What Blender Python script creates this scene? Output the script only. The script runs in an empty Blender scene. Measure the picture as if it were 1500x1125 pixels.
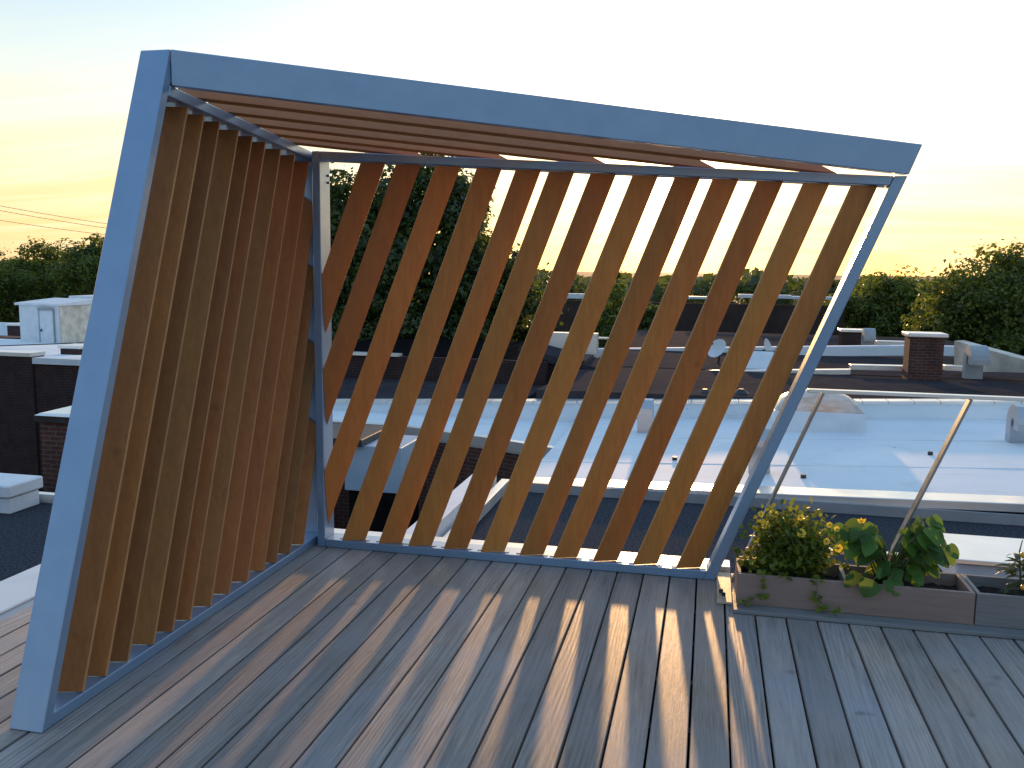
import bpy, bmesh, math, random
from mathutils import Vector, Matrix

S = bpy.context.scene
COL = S.collection
R_ = math.radians

# ------------------------------------------------------------------ camera
F, CX, CY = 1300.0, 750.0, 562.5            # focal length and centre in photo pixels (1500 x 1125)
CAMR = Matrix(((0.9759677, 0.0409090, -0.2140408),
               (0.2175036, -0.1225320, 0.9683378),
               (0.0133869, -0.9916211, -0.1284851)))   # rows: world axes; columns: image right, down, forward
EYE = Vector((0, 0, 1.68))
cam_d = bpy.data.cameras.new('camera')
cam = bpy.data.objects.new('camera', cam_d)
COL.objects.link(cam)
r, d, f = CAMR.col[0], CAMR.col[1], CAMR.col[2]
cam.matrix_world = Matrix(((r[0], -d[0], -f[0], EYE[0]), (r[1], -d[1], -f[1], EYE[1]),
                           (r[2], -d[2], -f[2], EYE[2]), (0, 0, 0, 1)))
cam_d.sensor_width = 36
cam_d.lens = F / 1500 * 36
cam_d.clip_start = 0.05
cam_d.clip_end = 6000
S.camera = cam


def ray(px, py):
    return CAMR @ Vector((px - CX, py - CY, F))


def at(px, py, Y):
    v = ray(px, py)
    return EYE + v * (Y / v.y)


def gp(px, py, z):
    v = ray(px, py)
    return EYE + v * ((z - EYE.z) / v.z)


# ------------------------------------------------------------------ mesh helpers
ROOT = {}


class MB:
    def __init__(s):
        s.v, s.f = [], []

    def hexa(s, p):                          # 4 bottom corners then 4 top corners, same order
        b = len(s.v)
        s.v += [Vector(q) for q in p]
        s.f += [tuple(b + i for i in q) for q in ((3, 2, 1, 0), (4, 5, 6, 7), (0, 1, 5, 4), (1, 2, 6, 5), (2, 3, 7, 6), (3, 0, 4, 7))]
        return s

    def box(s, x0, x1, y0, y1, z0, z1):
        return s.hexa([(x0, y0, z0), (x1, y0, z0), (x1, y1, z0), (x0, y1, z0), (x0, y0, z1), (x1, y0, z1), (x1, y1, z1), (x0, y1, z1)])

    def poly(s, pts):
        b = len(s.v)
        s.v += [Vector(q) for q in pts]
        s.f.append(tuple(range(b, b + len(pts))))
        return s

    def slab(s, pts, z0, z1):                # vertical prism over a plan outline
        b, n = len(s.v), len(pts)
        s.v += [Vector((p[0], p[1], z0)) for p in pts] + [Vector((p[0], p[1], z1)) for p in pts]
        s.f.append(tuple(b + i for i in range(n))[::-1])
        s.f.append(tuple(b + n + i for i in range(n)))
        for i in range(n):
            j = (i + 1) % n
            s.f.append((b + i, b + j, b + n + j, b + n + i))
        return s

    def ring(s, c, ax, rad, n=10, u=None):
        ax = Vector(ax).normalized()
        u = (Vector(u) if u else ax.orthogonal()).normalized()
        w = ax.cross(u)
        b = len(s.v)
        for i in range(n):
            t = 2 * math.pi * i / n
            s.v.append(Vector(c) + (u * math.cos(t) + w * math.sin(t)) * rad)
        return b

    def tube(s, pts, rad, n=8, cap=True):
        pts = [Vector(p) for p in pts]
        rad = rad if isinstance(rad, (list, tuple)) else [rad] * len(pts)
        u, prev = None, None
        for i, p in enumerate(pts):
            a = (pts[min(i + 1, len(pts) - 1)] - pts[max(i - 1, 0)]).normalized()
            if u is None:
                u = a.orthogonal()
            u = (u - a * u.dot(a)).normalized()
            b = s.ring(p, a, rad[i], n, u)
            if prev is not None:
                for k in range(n):
                    m = (k + 1) % n
                    s.f.append((prev + k, prev + m, b + m, b + k))
            elif cap:
                s.f.append(tuple(b + k for k in range(n))[::-1])
            prev = b
        if cap:
            s.f.append(tuple(prev + k for k in range(n)))
        return s

    def build(s, name, mat, parent=None, loc=None, bevel=0, smooth=False, recalc=True, cuts=()):
        me = bpy.data.meshes.new(name)
        o = bpy.data.objects.new(name, me)
        COL.objects.link(o)
        if parent is not None:
            base = ROOT[parent.name]
            o.parent = parent
        else:
            base = Vector(loc) if loc is not None else Vector((0, 0, 0))
            o.location = base
        ROOT[o.name] = base
        me.from_pydata([v - base for v in s.v], [], s.f)
        if recalc or bevel or cuts:
            bm = bmesh.new()
            bm.from_mesh(me)
            for co, no in cuts:              # cut away everything on the side the normal points to
                g = bm.verts[:] + bm.edges[:] + bm.faces[:]
                bmesh.ops.bisect_plane(bm, geom=g, plane_co=Vector(co) - base, plane_no=Vector(no), clear_outer=True)
                ed = [e for e in bm.edges if e.is_boundary]
                if ed:
                    bmesh.ops.holes_fill(bm, edges=ed)
            if recalc:
                bmesh.ops.recalc_face_normals(bm, faces=bm.faces[:])
            if bevel:
                bmesh.ops.bevel(bm, geom=bm.edges[:], offset=bevel, segments=1, affect='EDGES', profile=0.5)
            bm.to_mesh(me)
            bm.free()
        if smooth:
            for p in me.polygons:
                p.use_smooth = True
        me.materials.append(mat)
        return o


def tag(o, label=None, cat=None, group=None, kind=None):
    for k, v in (('label', label), ('category', cat), ('group', group), ('kind', kind)):
        if v:
            o[k] = v
    return o


def thing(name, loc, label, cat, group=None):
    o = bpy.data.objects.new(name, None)
    COL.objects.link(o)
    o.location = loc
    o.empty_display_size = 0.1
    ROOT[o.name] = Vector(loc)
    return tag(o, label, cat, group)


# ------------------------------------------------------------------ materials
def new_mat(name):
    m = bpy.data.materials.new(name)
    m.use_nodes = True
    nt = m.node_tree
    return m, nt, nt.nodes['Principled BSDF']


def nd(nt, t, **kw):
    n = nt.nodes.new(t)
    for k, v in kw.items():
        setattr(n, k, v)
    return n


def setin(n, **kw):
    for k, v in kw.items():
        n.inputs[k.replace('_', ' ')].default_value = v
    return n


def coords(nt, scale, kind='Object'):
    tc = nd(nt, 'ShaderNodeTexCoord')
    mp = nd(nt, 'ShaderNodeMapping')
    mp.inputs['Scale'].default_value = scale
    nt.links.new(tc.outputs[kind], mp.inputs[0])
    return mp.outputs[0]


def noise(nt, vec, scale, detail=4, rough=0.55, dist=0.0):
    n = nd(nt, 'ShaderNodeTexNoise')
    setin(n, Scale=scale, Detail=detail, Roughness=rough, Distortion=dist)
    if vec is not None:
        nt.links.new(vec, n.inputs['Vector'])
    return n.outputs['Fac']


def ramp(nt, fac, stops):
    n = nd(nt, 'ShaderNodeValToRGB')
    el = n.color_ramp.elements
    while len(el) < len(stops):
        el.new(0.5)
    for e, (p, c) in zip(el, stops):
        e.position = p
        e.color = (*c, 1)
    nt.links.new(fac, n.inputs[0])
    return n.outputs[0]


def mixc(nt, fac, a, b, mode='MIX'):
    n = nd(nt, 'ShaderNodeMix', data_type='RGBA', blend_type=mode)
    for i, v in ((0, fac), (6, a), (7, b)):
        if hasattr(v, 'is_output'):
            nt.links.new(v, n.inputs[i])
        else:
            n.inputs[i].default_value = v if i == 0 else (*v, 1)
    return n.outputs[2]


def mth(nt, op, a, b=None, clamp=False):
    n = nd(nt, 'ShaderNodeMath', operation=op, use_clamp=clamp)
    for i, v in ((0, a), (1, b)):
        if v is None:
            continue
        if hasattr(v, 'is_output'):
            nt.links.new(v, n.inputs[i])
        else:
            n.inputs[i].default_value = v
    return n.outputs[0]


def bump(nt, bs, h, strength, dist=0.01):
    b = nd(nt, 'ShaderNodeBump')
    setin(b, Strength=strength, Distance=dist)
    nt.links.new(h, b.inputs['Height'])
    nt.links.new(b.outputs[0], bs.inputs['Normal'])


def simple(name, c1, c2, scale=8, rough=0.6, metallic=0.0, stretch=(1, 1, 1), bstr=0.0, bdist=0.005, spec=0.5, detail=5, coat=0.0):
    m, nt, bs = new_mat(name)
    v = coords(nt, stretch)
    n = noise(nt, v, scale, detail)
    nt.links.new(ramp(nt, n, [(0.3, c1), (0.7, c2)]), bs.inputs['Base Color'])
    rr = mth(nt, 'ADD', mth(nt, 'MULTIPLY', noise(nt, v, scale * 2.3, 3), 0.25), rough - 0.125, True)
    nt.links.new(rr, bs.inputs['Roughness'])
    setin(bs, Metallic=metallic)
    bs.inputs['Specular IOR Level'].default_value = spec
    if spec < 0.2:                           # chalky surface: no mirror-like glare at grazing angles
        bs.inputs['IOR'].default_value = 1.03
    if coat:
        bs.inputs['Coat Weight'].default_value = coat
        bs.inputs['Coat Roughness'].default_value = 0.22
        bs.inputs['Coat IOR'].default_value = 1.6
    if bstr:
        bump(nt, bs, n, bstr, bdist)
    return m


def wood(name, dark, light, stretch, vary=0.5, rough=0.5, island=False, grey=None, bstr=0.25, spec=0.5, hue=(0.0, 0.0, 0.0), sheen=0.0):
    """long-grained timber; each board gets its own tone and its own place in the grain"""
    m, nt, bs = new_mat(name)
    tc = nd(nt, 'ShaderNodeTexCoord')
    if island:
        rnd = nd(nt, 'ShaderNodeNewGeometry').outputs['Random Per Island']
    else:
        rnd = nd(nt, 'ShaderNodeObjectInfo').outputs['Random']
    off = nd(nt, 'ShaderNodeCombineXYZ')
    for i, k in enumerate((37.0, 53.0, 71.0)):
        nt.links.new(mth(nt, 'MULTIPLY', rnd, k), off.inputs[i])
    add = nd(nt, 'ShaderNodeVectorMath', operation='ADD')
    nt.links.new(tc.outputs['Object'], add.inputs[0])
    nt.links.new(off.outputs[0], add.inputs[1])
    mp = nd(nt, 'ShaderNodeMapping')
    mp.inputs['Scale'].default_value = stretch
    nt.links.new(add.outputs[0], mp.inputs[0])
    v = mp.outputs[0]
    broad = noise(nt, v, 2.2, 3, 0.6, 1.2)
    figure = noise(nt, tc.outputs['Object'], 1.7, 3, 0.5, 0.8)
    fine = noise(nt, v, 9, 5, 0.65, 0.6)
    g = mth(nt, 'ADD', mth(nt, 'MULTIPLY', broad, 0.42), mth(nt, 'ADD', mth(nt, 'MULTIPLY', figure, 0.20), mth(nt, 'MULTIPLY', fine, 0.38)))
    if island:                               # arched growth rings on some of the boards
        mw_ = nd(nt, 'ShaderNodeMapping')
        mw_.inputs['Scale'].default_value = (1.0, 0.07, 1.0)
        nt.links.new(add.outputs[0], mw_.inputs[0])
        wv = nd(nt, 'ShaderNodeTexWave', wave_type='BANDS', bands_direction='X')
        setin(wv, Scale=16.0, Distortion=34.0, Detail=2.0, Detail_Scale=0.30, Detail_Roughness=0.5)
        nt.links.new(mw_.outputs[0], wv.inputs['Vector'])
        amp = mth(nt, 'MULTIPLY', mth(nt, 'FRACT', mth(nt, 'MULTIPLY', rnd, 13.7)), 0.16)
        g = mth(nt, 'ADD', g, mth(nt, 'MULTIPLY', mth(nt, 'SUBTRACT', wv.outputs['Fac'], 0.5), amp))
    col = ramp(nt, g, [(0.28, dark), (0.72, light)])
    if grey:
        patch = noise(nt, tc.outputs['Object'], 1.6, 4, 0.6)
        col = mixc(nt, ramp(nt, patch, [(0.35, (0, 0, 0)), (0.65, (1, 1, 1))]), col, mixc(nt, 0.6, col, grey))
    k = mth(nt, 'ADD', mth(nt, 'MULTIPLY', rnd, vary), 1 - vary * 0.55)
    rn2 = mth(nt, 'FRACT', mth(nt, 'MULTIPLY', rnd, 7.31))
    kc = nd(nt, 'ShaderNodeCombineColor')
    for i in range(3):                       # some boards lean to red, others to olive
        nt.links.new(mth(nt, 'MULTIPLY', k, mth(nt, 'ADD', mth(nt, 'MULTIPLY', rn2, hue[i]), 1 - hue[i] * 0.5)), kc.inputs[i])
    col = mixc(nt, 1.0, col, kc.outputs[0], 'MULTIPLY')
    # knots and stains
    st = noise(nt, add.outputs[0], 5.5, 2)
    col = mixc(nt, ramp(nt, st, [(0.70, (0, 0, 0)), (0.80, (0.6, 0.6, 0.6))]), col, tuple(c * 0.45 for c in dark))
    nt.links.new(col, bs.inputs['Base Color'])
    nt.links.new(mth(nt, 'ADD', mth(nt, 'MULTIPLY', fine, 0.3), rough - 0.15, True), bs.inputs['Roughness'])
    bs.inputs['Specular IOR Level'].default_value = spec
    if sheen:
        bs.inputs['Sheen Weight'].default_value = sheen
        bs.inputs['Sheen Roughness'].default_value = 0.35
        bs.inputs['Sheen Tint'].default_value = (1.0, 0.82, 0.62, 1)
    bump(nt, bs, g, bstr, 0.004)
    return m


def brick(name, c1, c2, mortar, scale=1.0):
    m, nt, bs = new_mat(name)
    tc = nd(nt, 'ShaderNodeTexCoord')
    sp = nd(nt, 'ShaderNodeSeparateXYZ')
    nt.links.new(tc.outputs['Object'], sp.inputs[0])
    cb = nd(nt, 'ShaderNodeCombineXYZ')
    nt.links.new(mth(nt, 'ADD', sp.outputs[0], sp.outputs[1]), cb.inputs[0])
    nt.links.new(sp.outputs[2], cb.inputs[1])
    b = nd(nt, 'ShaderNodeTexBrick')
    b.inputs['Color1'].default_value = (*c1, 1)
    b.inputs['Color2'].default_value = (*c2, 1)
    b.inputs['Mortar'].default_value = (*mortar, 1)
    setin(b, Scale=scale, Mortar_Size=0.008, Brick_Width=0.21, Row_Height=0.07, Mortar_Smooth=0.2, Bias=-0.1)
    nt.links.new(cb.outputs[0], b.inputs['Vector'])
    n = noise(nt, tc.outputs['Object'], 3.0, 5)
    col = mixc(nt, 1.0, b.outputs['Color'], ramp(nt, n, [(0.3, (0.55, 0.5, 0.5)), (0.7, (1.15, 1.1, 1.1))]), 'MULTIPLY')
    nt.links.new(col, bs.inputs['Base Color'])
    setin(bs, Roughness=0.9)
    bump(nt, bs, b.outputs['Fac'], -0.5, 0.008)
    return m


def leafm(name, dark, light, trans=0.45, tcol=(0.25, 0.32, 0.03), rough=0.5):
    m, nt, bs = new_mat(name)
    rnd = nd(nt, 'ShaderNodeNewGeometry').outputs['Random Per Island']
    n = noise(nt, coords(nt, (1, 1, 1)), 0.8, 4)
    fac = mth(nt, 'ADD', mth(nt, 'MULTIPLY', rnd, 0.4), mth(nt, 'MULTIPLY', n, 0.6))
    col = ramp(nt, fac, [(0.32, dark), (0.66, light)])
    nt.links.new(col, bs.inputs['Base Color'])
    setin(bs, Roughness=rough)
    tr = nd(nt, 'ShaderNodeBsdfTranslucent')
    nt.links.new(mixc(nt, 0.5, col, tcol), tr.inputs[0])
    mx = nd(nt, 'ShaderNodeMixShader')
    mx.inputs[0].default_value = trans
    nt.links.new(bs.outputs[0], mx.inputs[1])
    nt.links.new(tr.outputs[0], mx.inputs[2])
    nt.links.new(mx.outputs[0], nt.nodes['Material Output'].inputs[0])
    return m


M = {}
M['steel'] = simple('painted_steel', (0.180, 0.300, 0.465), (0.215, 0.34, 0.505), 6, 0.42, 0.45, bstr=0.02, coat=1.0)
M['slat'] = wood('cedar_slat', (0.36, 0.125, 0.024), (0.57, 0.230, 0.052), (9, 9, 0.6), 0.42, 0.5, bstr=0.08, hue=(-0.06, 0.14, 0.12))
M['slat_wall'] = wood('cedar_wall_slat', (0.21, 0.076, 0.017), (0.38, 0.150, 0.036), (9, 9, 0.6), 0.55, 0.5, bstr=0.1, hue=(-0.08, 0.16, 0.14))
M['slat_edge'] = wood('cedar_slat_edge', (0.36, 0.165, 0.055), (0.55, 0.28, 0.105), (10, 10, 0.7), 0.25, 0.5, bstr=0.05)  # paler cedar for narrow faces, edge light painted in
M['slat_y'] = wood('cedar_roof_slat', (0.32, 0.110, 0.026), (0.52, 0.21, 0.058), (0.7, 10, 10), 0.4, 0.5, bstr=0.12, hue=(-0.05, 0.1, 0.1))
M['deck'] = wood('weathered_deck', (0.085, 0.080, 0.080), (0.44, 0.38, 0.33), (15, 0.8, 15), 0.55, 0.5, island=True, grey=(0.25, 0.27, 0.31), bstr=0.9, hue=(0.12, 0.0, -0.12), sheen=0.28, spec=0.28)
M['planter'] = wood('planter_board', (0.20, 0.135, 0.115), (0.31, 0.225, 0.19), (1.2, 15, 15), 0.2, 0.6)
M['planter_grey'] = wood('grey_planter_board', (0.14, 0.13, 0.125), (0.25, 0.24, 0.235), (1.2, 15, 15), 0.2, 0.6)
M['edge'] = wood('grey_edge_board', (0.12, 0.125, 0.13), (0.22, 0.225, 0.23), (1.2, 15, 15), 0.2, 0.55)
M['soil'] = simple('soil', (0.010, 0.008, 0.006), (0.035, 0.026, 0.02), 40, 0.95, bstr=0.9, bdist=0.02)
M['gravel'] = simple('gravel_roofing', (0.022, 0.026, 0.034), (0.085, 0.09, 0.105), 38, 0.95, bstr=0.8, bdist=0.01, spec=0.05)
M['asphalt'] = simple('asphalt_roofing', (0.040, 0.036, 0.040), (0.060, 0.055, 0.062), 3, 0.95, bstr=0.1, spec=0.04)
M['white_roof'] = None
M['coping'] = simple('pale_metal_coping', (0.80, 0.77, 0.72), (0.88, 0.86, 0.82), 2, 0.36, 0.6)
M['flashing'] = simple('grey_flashing', (0.26, 0.30, 0.33), (0.36, 0.40, 0.43), 2, 0.5, 0.2)
M['white_paint'] = simple('white_paint', (0.62, 0.66, 0.70), (0.76, 0.78, 0.80), 3, 0.55, bstr=0.05)
M['shed_paint'] = simple('blue_grey_paint', (0.30, 0.42, 0.54), (0.36, 0.48, 0.60), 3, 0.5)
M['stucco'] = simple('stained_stucco', (0.42, 0.38, 0.30), (0.75, 0.71, 0.62), 2.2, 0.8, bstr=0.4, bdist=0.03)
M['galv'] = simple('galvanised_metal', (0.42, 0.45, 0.48), (0.48, 0.51, 0.54), 0.6, 0.36, 0.85)
M['shadow_tar'] = simple('shaded_tar', (0.006, 0.006, 0.007), (0.015, 0.014, 0.014), 5, 0.95, spec=0.02)  # near-black tar, the light well's shadow put into its colour
M['sandy'] = simple('pale_timber', (0.42, 0.33, 0.25), (0.55, 0.45, 0.34), 12, 0.5, stretch=(6, 1, 6))
M['dark_metal'] = simple('dark_metal', (0.03, 0.03, 0.033), (0.06, 0.06, 0.065), 6, 0.5, 0.4)
M['rail'] = simple('railing_steel', (0.30, 0.30, 0.31), (0.38, 0.38, 0.39), 6, 0.33, 0.8)
M['brick'] = brick('dark_brick', (0.050, 0.019, 0.016), (0.034, 0.014, 0.012), (0.055, 0.045, 0.042))
M['brick_red'] = brick('red_brick', (0.12, 0.042, 0.028), (0.08, 0.03, 0.021), (0.13, 0.11, 0.095))
M['mansard'] = simple('brown_roof_wall', (0.050, 0.036, 0.032), (0.075, 0.055, 0.048), 1.5, 0.95, spec=0.03)
M['ground'] = simple('town_ground', (0.035, 0.045, 0.025), (0.07, 0.075, 0.05), 0.05, 0.9)
M['bark'] = simple('bark', (0.03, 0.022, 0.016), (0.07, 0.05, 0.035), 9, 0.9, stretch=(1, 1, 0.2), bstr=0.6)
M['leaf_dark'] = leafm('dark_tree_leaf', (0.010, 0.022, 0.007), (0.062, 0.10, 0.022), 0.35)
M['leaf_mid'] = leafm('tree_leaf', (0.030, 0.055, 0.012), (0.17, 0.215, 0.040), 0.55)
M['leaf_far'] = leafm('distant_leaf', (0.035, 0.042, 0.018), (0.08, 0.085, 0.03), 0.35)
M['leaf_herb'] = leafm('flower_plant_leaf', (0.04, 0.085, 0.012), (0.19, 0.26, 0.030), 0.50, (0.40, 0.42, 0.04))
M['leaf_broad'] = leafm('broad_leaf', (0.025, 0.085, 0.012), (0.10, 0.24, 0.032), 0.50)
M['leaf_pepper'] = leafm('narrow_leaf', (0.03, 0.045, 0.02), (0.08, 0.11, 0.045), 0.3)
M['stem'] = simple('green_stem', (0.05, 0.08, 0.02), (0.10, 0.13, 0.04), 20, 0.6)
M['petal'] = leafm('yellow_petal', (0.70, 0.50, 0.03), (0.85, 0.66, 0.06), 0.4, (0.9, 0.6, 0.05))
M['eye'] = simple('flower_centre', (0.06, 0.02, 0.01), (0.10, 0.04, 0.01), 60, 0.8)
M['fruit'] = simple('orange_fruit', (0.70, 0.30, 0.03), (0.80, 0.42, 0.05), 10, 0.3)


def acrylic():
    m, nt, bs = new_mat('skylight_acrylic')
    n = noise(nt, coords(nt, (1, 1, 3)), 2.5, 4)
    nt.links.new(ramp(nt, n, [(0.35, (0.55, 0.40, 0.30)), (0.6, (0.85, 0.80, 0.75))]), bs.inputs['Base Color'])
    setin(bs, Roughness=0.18)
    bs.inputs['Transmission Weight'].default_value = 0.45
    return m


M['acrylic'] = acrylic()


def membrane():
    """white roofing sheet with dirt washed towards the low side, dried puddles and specks"""
    m, nt, bs = new_mat('white_membrane')
    v = coords(nt, (1, 1, 1))
    base = ramp(nt, noise(nt, v, 0.55, 6), [(0.3, (0.68, 0.75, 0.79)), (0.7, (0.82, 0.86, 0.88))])
    puddle = ramp(nt, noise(nt, v, 0.8, 5, 0.65, 0.8), [(0.58, (0, 0, 0)), (0.62, (0.14, 0.14, 0.14)), (0.74, (0.06, 0.06, 0.06))])
    base = mixc(nt, puddle, base, (0.42, 0.44, 0.44))
    run = noise(nt, coords(nt, (0.5, 5, 5)), 1.6, 5, 0.7)
    base = mixc(nt, ramp(nt, run, [(0.58, (0, 0, 0)), (0.78, (0.30, 0.30, 0.30))]), base, (0.40, 0.41, 0.40))
    speck = noise(nt, v, 9, 2)
    base = mixc(nt, ramp(nt, speck, [(0.74, (0, 0, 0)), (0.78, (0.8, 0.8, 0.8))]), base, (0.18, 0.18, 0.18))
    nt.links.new(base, bs.inputs['Base Color'])
    setin(bs, Roughness=0.75, IOR=1.12)
    bump(nt, bs, noise(nt, v, 1.3, 4), 0.08, 0.03)
    return m


M['white_roof'] = membrane()

# ------------------------------------------------------------------ sky, sun
SUN = Vector((-0.0452, 0.9941, 0.0990)).normalized()
el = math.asin(SUN.z)
az = math.atan2(SUN.x, SUN.y)
W = bpy.data.worlds.new('World')
S.world = W
W.use_nodes = True
nt = W.node_tree
for n in list(nt.nodes):
    nt.nodes.remove(n)
out = nd(nt, 'ShaderNodeOutputWorld')
sky = nd(nt, 'ShaderNodeTexSky', sky_type='NISHITA')
sky.sun_disc = False
sky.sun_elevation = el
sky.sun_rotation = az
sky.air_density, sky.dust_density, sky.ozone_density = 1.0, 0.3, 1.0
bg1 = nd(nt, 'ShaderNodeBackground')
nt.links.new(sky.outputs[0], bg1.inputs[0])
bg1.inputs[1].default_value = 0.05
tc = nd(nt, 'ShaderNodeTexCoord')
nrm = nd(nt, 'ShaderNodeVectorMath', operation='NORMALIZE')
nt.links.new(tc.outputs['Generated'], nrm.inputs[0])
sep = nd(nt, 'ShaderNodeSeparateXYZ')
nt.links.new(nrm.outputs[0], sep.inputs[0])
z = sep.outputs[2]
dot = nd(nt, 'ShaderNodeVectorMath', operation='DOT_PRODUCT')
nt.links.new(nrm.outputs[0], dot.inputs[0])
dot.inputs[1].default_value = SUN
cosa = dot.outputs['Value']
# high cirrus: streaks on a plane overhead
zz = mth(nt, 'MAXIMUM', z, 0.02)
zz = mth(nt, 'ADD', zz, 0.10)
px_ = mth(nt, 'DIVIDE', sep.outputs[0], zz)
py_ = mth(nt, 'DIVIDE', sep.outputs[1], zz)
cv = nd(nt, 'ShaderNodeCombineXYZ')
nt.links.new(px_, cv.inputs[0])
nt.links.new(py_, cv.inputs[1])
mp = nd(nt, 'ShaderNodeMapping')
mp.inputs['Scale'].default_value = (0.45, 1.9, 1)
mp.inputs['Rotation'].default_value = (0, 0, R_(12))
nt.links.new(cv.outputs[0], mp.inputs[0])
cl = noise(nt, mp.outputs[0], 1.15, 7, 0.62, 0.9)
cl = ramp(nt, cl, [(0.36, (0, 0, 0)), (0.68, (1, 1, 1))])
# the sunward half of the sky
zs = mth(nt, 'ADD', z, mth(nt, 'MULTIPLY', mth(nt, 'SUBTRACT', cl, 0.5), 0.05))
front = ramp(nt, zs, [(0.0, (1.0, 0.60, 0.29)), (0.06, (1.08, 0.74, 0.37)), (0.125, (1.0, 0.87, 0.60)), (0.19, (0.78, 0.84, 0.78)),
                      (0.265, (0.52, 0.71, 0.86)), (0.5, (0.36, 0.58, 0.86)), (1.0, (0.21, 0.43, 0.78))])
back = ramp(nt, z, [(0.0, (0.32, 0.38, 0.46)), (0.15, (0.31, 0.45, 0.62)), (0.5, (0.25, 0.47, 0.78)), (1.0, (0.21, 0.43, 0.78))])
fb = ramp(nt, mth(nt, 'ADD', mth(nt, 'MULTIPLY', cosa, 0.5), 0.5), [(0.35, (0, 0, 0)), (0.85, (1, 1, 1))])
grad = mixc(nt, fb, back, front)
grad = mixc(nt, mth(nt, 'MULTIPLY', cl, 0.30), grad, (0.92, 0.93, 0.92))
# bright aureole of forward-scattered light round the sun
ang = mth(nt, 'ARCCOSINE', mth(nt, 'MINIMUM', cosa, 0.99999))


def lobe(width, power=2.0):
    q = mth(nt, 'POWER', mth(nt, 'DIVIDE', ang, R_(width)), power)
    return mth(nt, 'EXPONENT', mth(nt, 'MULTIPLY', q, -1.0))


def scaled(fac, c):
    n = nd(nt, 'ShaderNodeVectorMath', operation='SCALE')
    n.inputs[0].default_value = c
    nt.links.new(fac, n.inputs['Scale'])
    return n.outputs[0]


def vadd(a, b):
    n = nd(nt, 'ShaderNodeVectorMath', operation='ADD')
    nt.links.new(a, n.inputs[0])
    nt.links.new(b, n.inputs[1])
    return n.outputs[0]


upw = ramp(nt, z, [(0.02, (0.06, 0.06, 0.06)), (0.17, (1, 1, 1))])
glow = vadd(scaled(mth(nt, 'MULTIPLY', lobe(22), upw), (0.66, 0.62, 0.52)), vadd(scaled(lobe(9.0, 1.2), (1.9, 1.05, 0.13)), scaled(lobe(2.4, 1.5), (9.0, 7.0, 3.6))))
tot = vadd(grad, glow)
bg2 = nd(nt, 'ShaderNodeBackground')
nt.links.new(tot, bg2.inputs[0])
bg2.inputs[1].default_value = 0.92
addsh = nd(nt, 'ShaderNodeAddShader')
nt.links.new(bg1.outputs[0], addsh.inputs[0])
nt.links.new(bg2.outputs[0], addsh.inputs[1])
nt.links.new(addsh.outputs[0], out.inputs[0])

sd = bpy.data.lights.new('sun', 'SUN')
sd.energy = 5.0
sd.color = (1.0, 0.56, 0.23)
sd.angle = R_(1.2)
so = bpy.data.objects.new('sun', sd)
COL.objects.link(so)
so.rotation_euler = (-SUN).to_track_quat('-Z', 'Y').to_euler()

# ------------------------------------------------------------------ setting: ground, deck
GZ = -10.0
g_ = MB()
for i in range(-8, 8):
    for j in range(-2, 12):
        x, y = i * 500, j * 500
        g_.poly([(x, y, GZ), (x + 500, y, GZ), (x + 500, y + 500, GZ), (x, y + 500, GZ)])
tag(g_.build('ground', M['ground'], recalc=False), kind='structure')

random.seed(4)
dk = MB()
edges_x = []
x = -0.010 - 0.1455 * 22
YB = 4.975                                   # rear edge of the deck
while x < 6.2:
    gap = 0.0095
    y1 = YB
    dk.box(x + gap / 2, x + 0.1455 - gap / 2, -3.0 + random.uniform(0, 0.02), y1, -0.028 + random.uniform(-0.0012, 0.0012), random.uniform(-0.0012, 0.0012))
    x += 0.1455
deck = tag(dk.build('deck', M['deck'], bevel=0.003), kind='structure')
jo = MB()
for yy in [-2.8 + 0.4 * i for i in range(20)]:
    jo.box(-3.2, 6.2, yy, yy + 0.04, -0.165, -0.032)
tag(jo.build('deck_frame', M['dark_metal']), kind='structure')

# ------------------------------------------------------------------ the pavilion
YS = 4.82                                    # front plane of the screen wall
XW = -2.28                                   # inner plane of the side wall
DP = 0.14                                    # depth of the steel members
SK, SW = 0.39, 0.362                         # lean of the screen (x per z) and of the side wall (y per z)
pav = thing('pavilion', (-1.0, 4.0, 0.0), 'leaning blue-grey steel pavilion with cedar louvres on its wall, screen and roof', 'pavilion')
B0 = 0.0035
# front post: leans back in the plane of the side wall
y0 = 2.565
zt = 2.585
fp = MB().hexa([(XW - DP, y0, 0.002), (XW, y0, 0.002), (XW, y0 + 0.05, 0.002), (XW - DP, y0 + 0.05, 0.002),
                (XW - DP, y0 + SW * zt, zt), (XW, y0 + SW * zt, zt), (XW, y0 + SW * zt + 0.05, zt), (XW - DP, y0 + SW * zt + 0.05, zt)])
fp.build('front_post', M['steel'], pav, bevel=B0)
# front beam
LT = Vector((XW + 0.002, y0 + SW * zt, zt))
LB = Vector((XW + 0.002, y0 + SW * zt, zt - 0.15))
RT = Vector((0.994, YS + 0.008, 2.318))
RB = RT + Vector((-0.058, -0.058 * (RT.y - LT.y) / (RT.x - LT.x), -0.148))
inw = Vector((-0.371, 0.929, 0)) * 0.05
fbm = MB().hexa([LB, RB, RB + inw + Vector((-0.0, 0, 0)), LB + Vector((0, 0.054, 0)), LT, RT, RT + inw, LT + Vector((0, 0.054, 0))])
fbm.build('front_beam', M['steel'], pav, bevel=B0)
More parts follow.
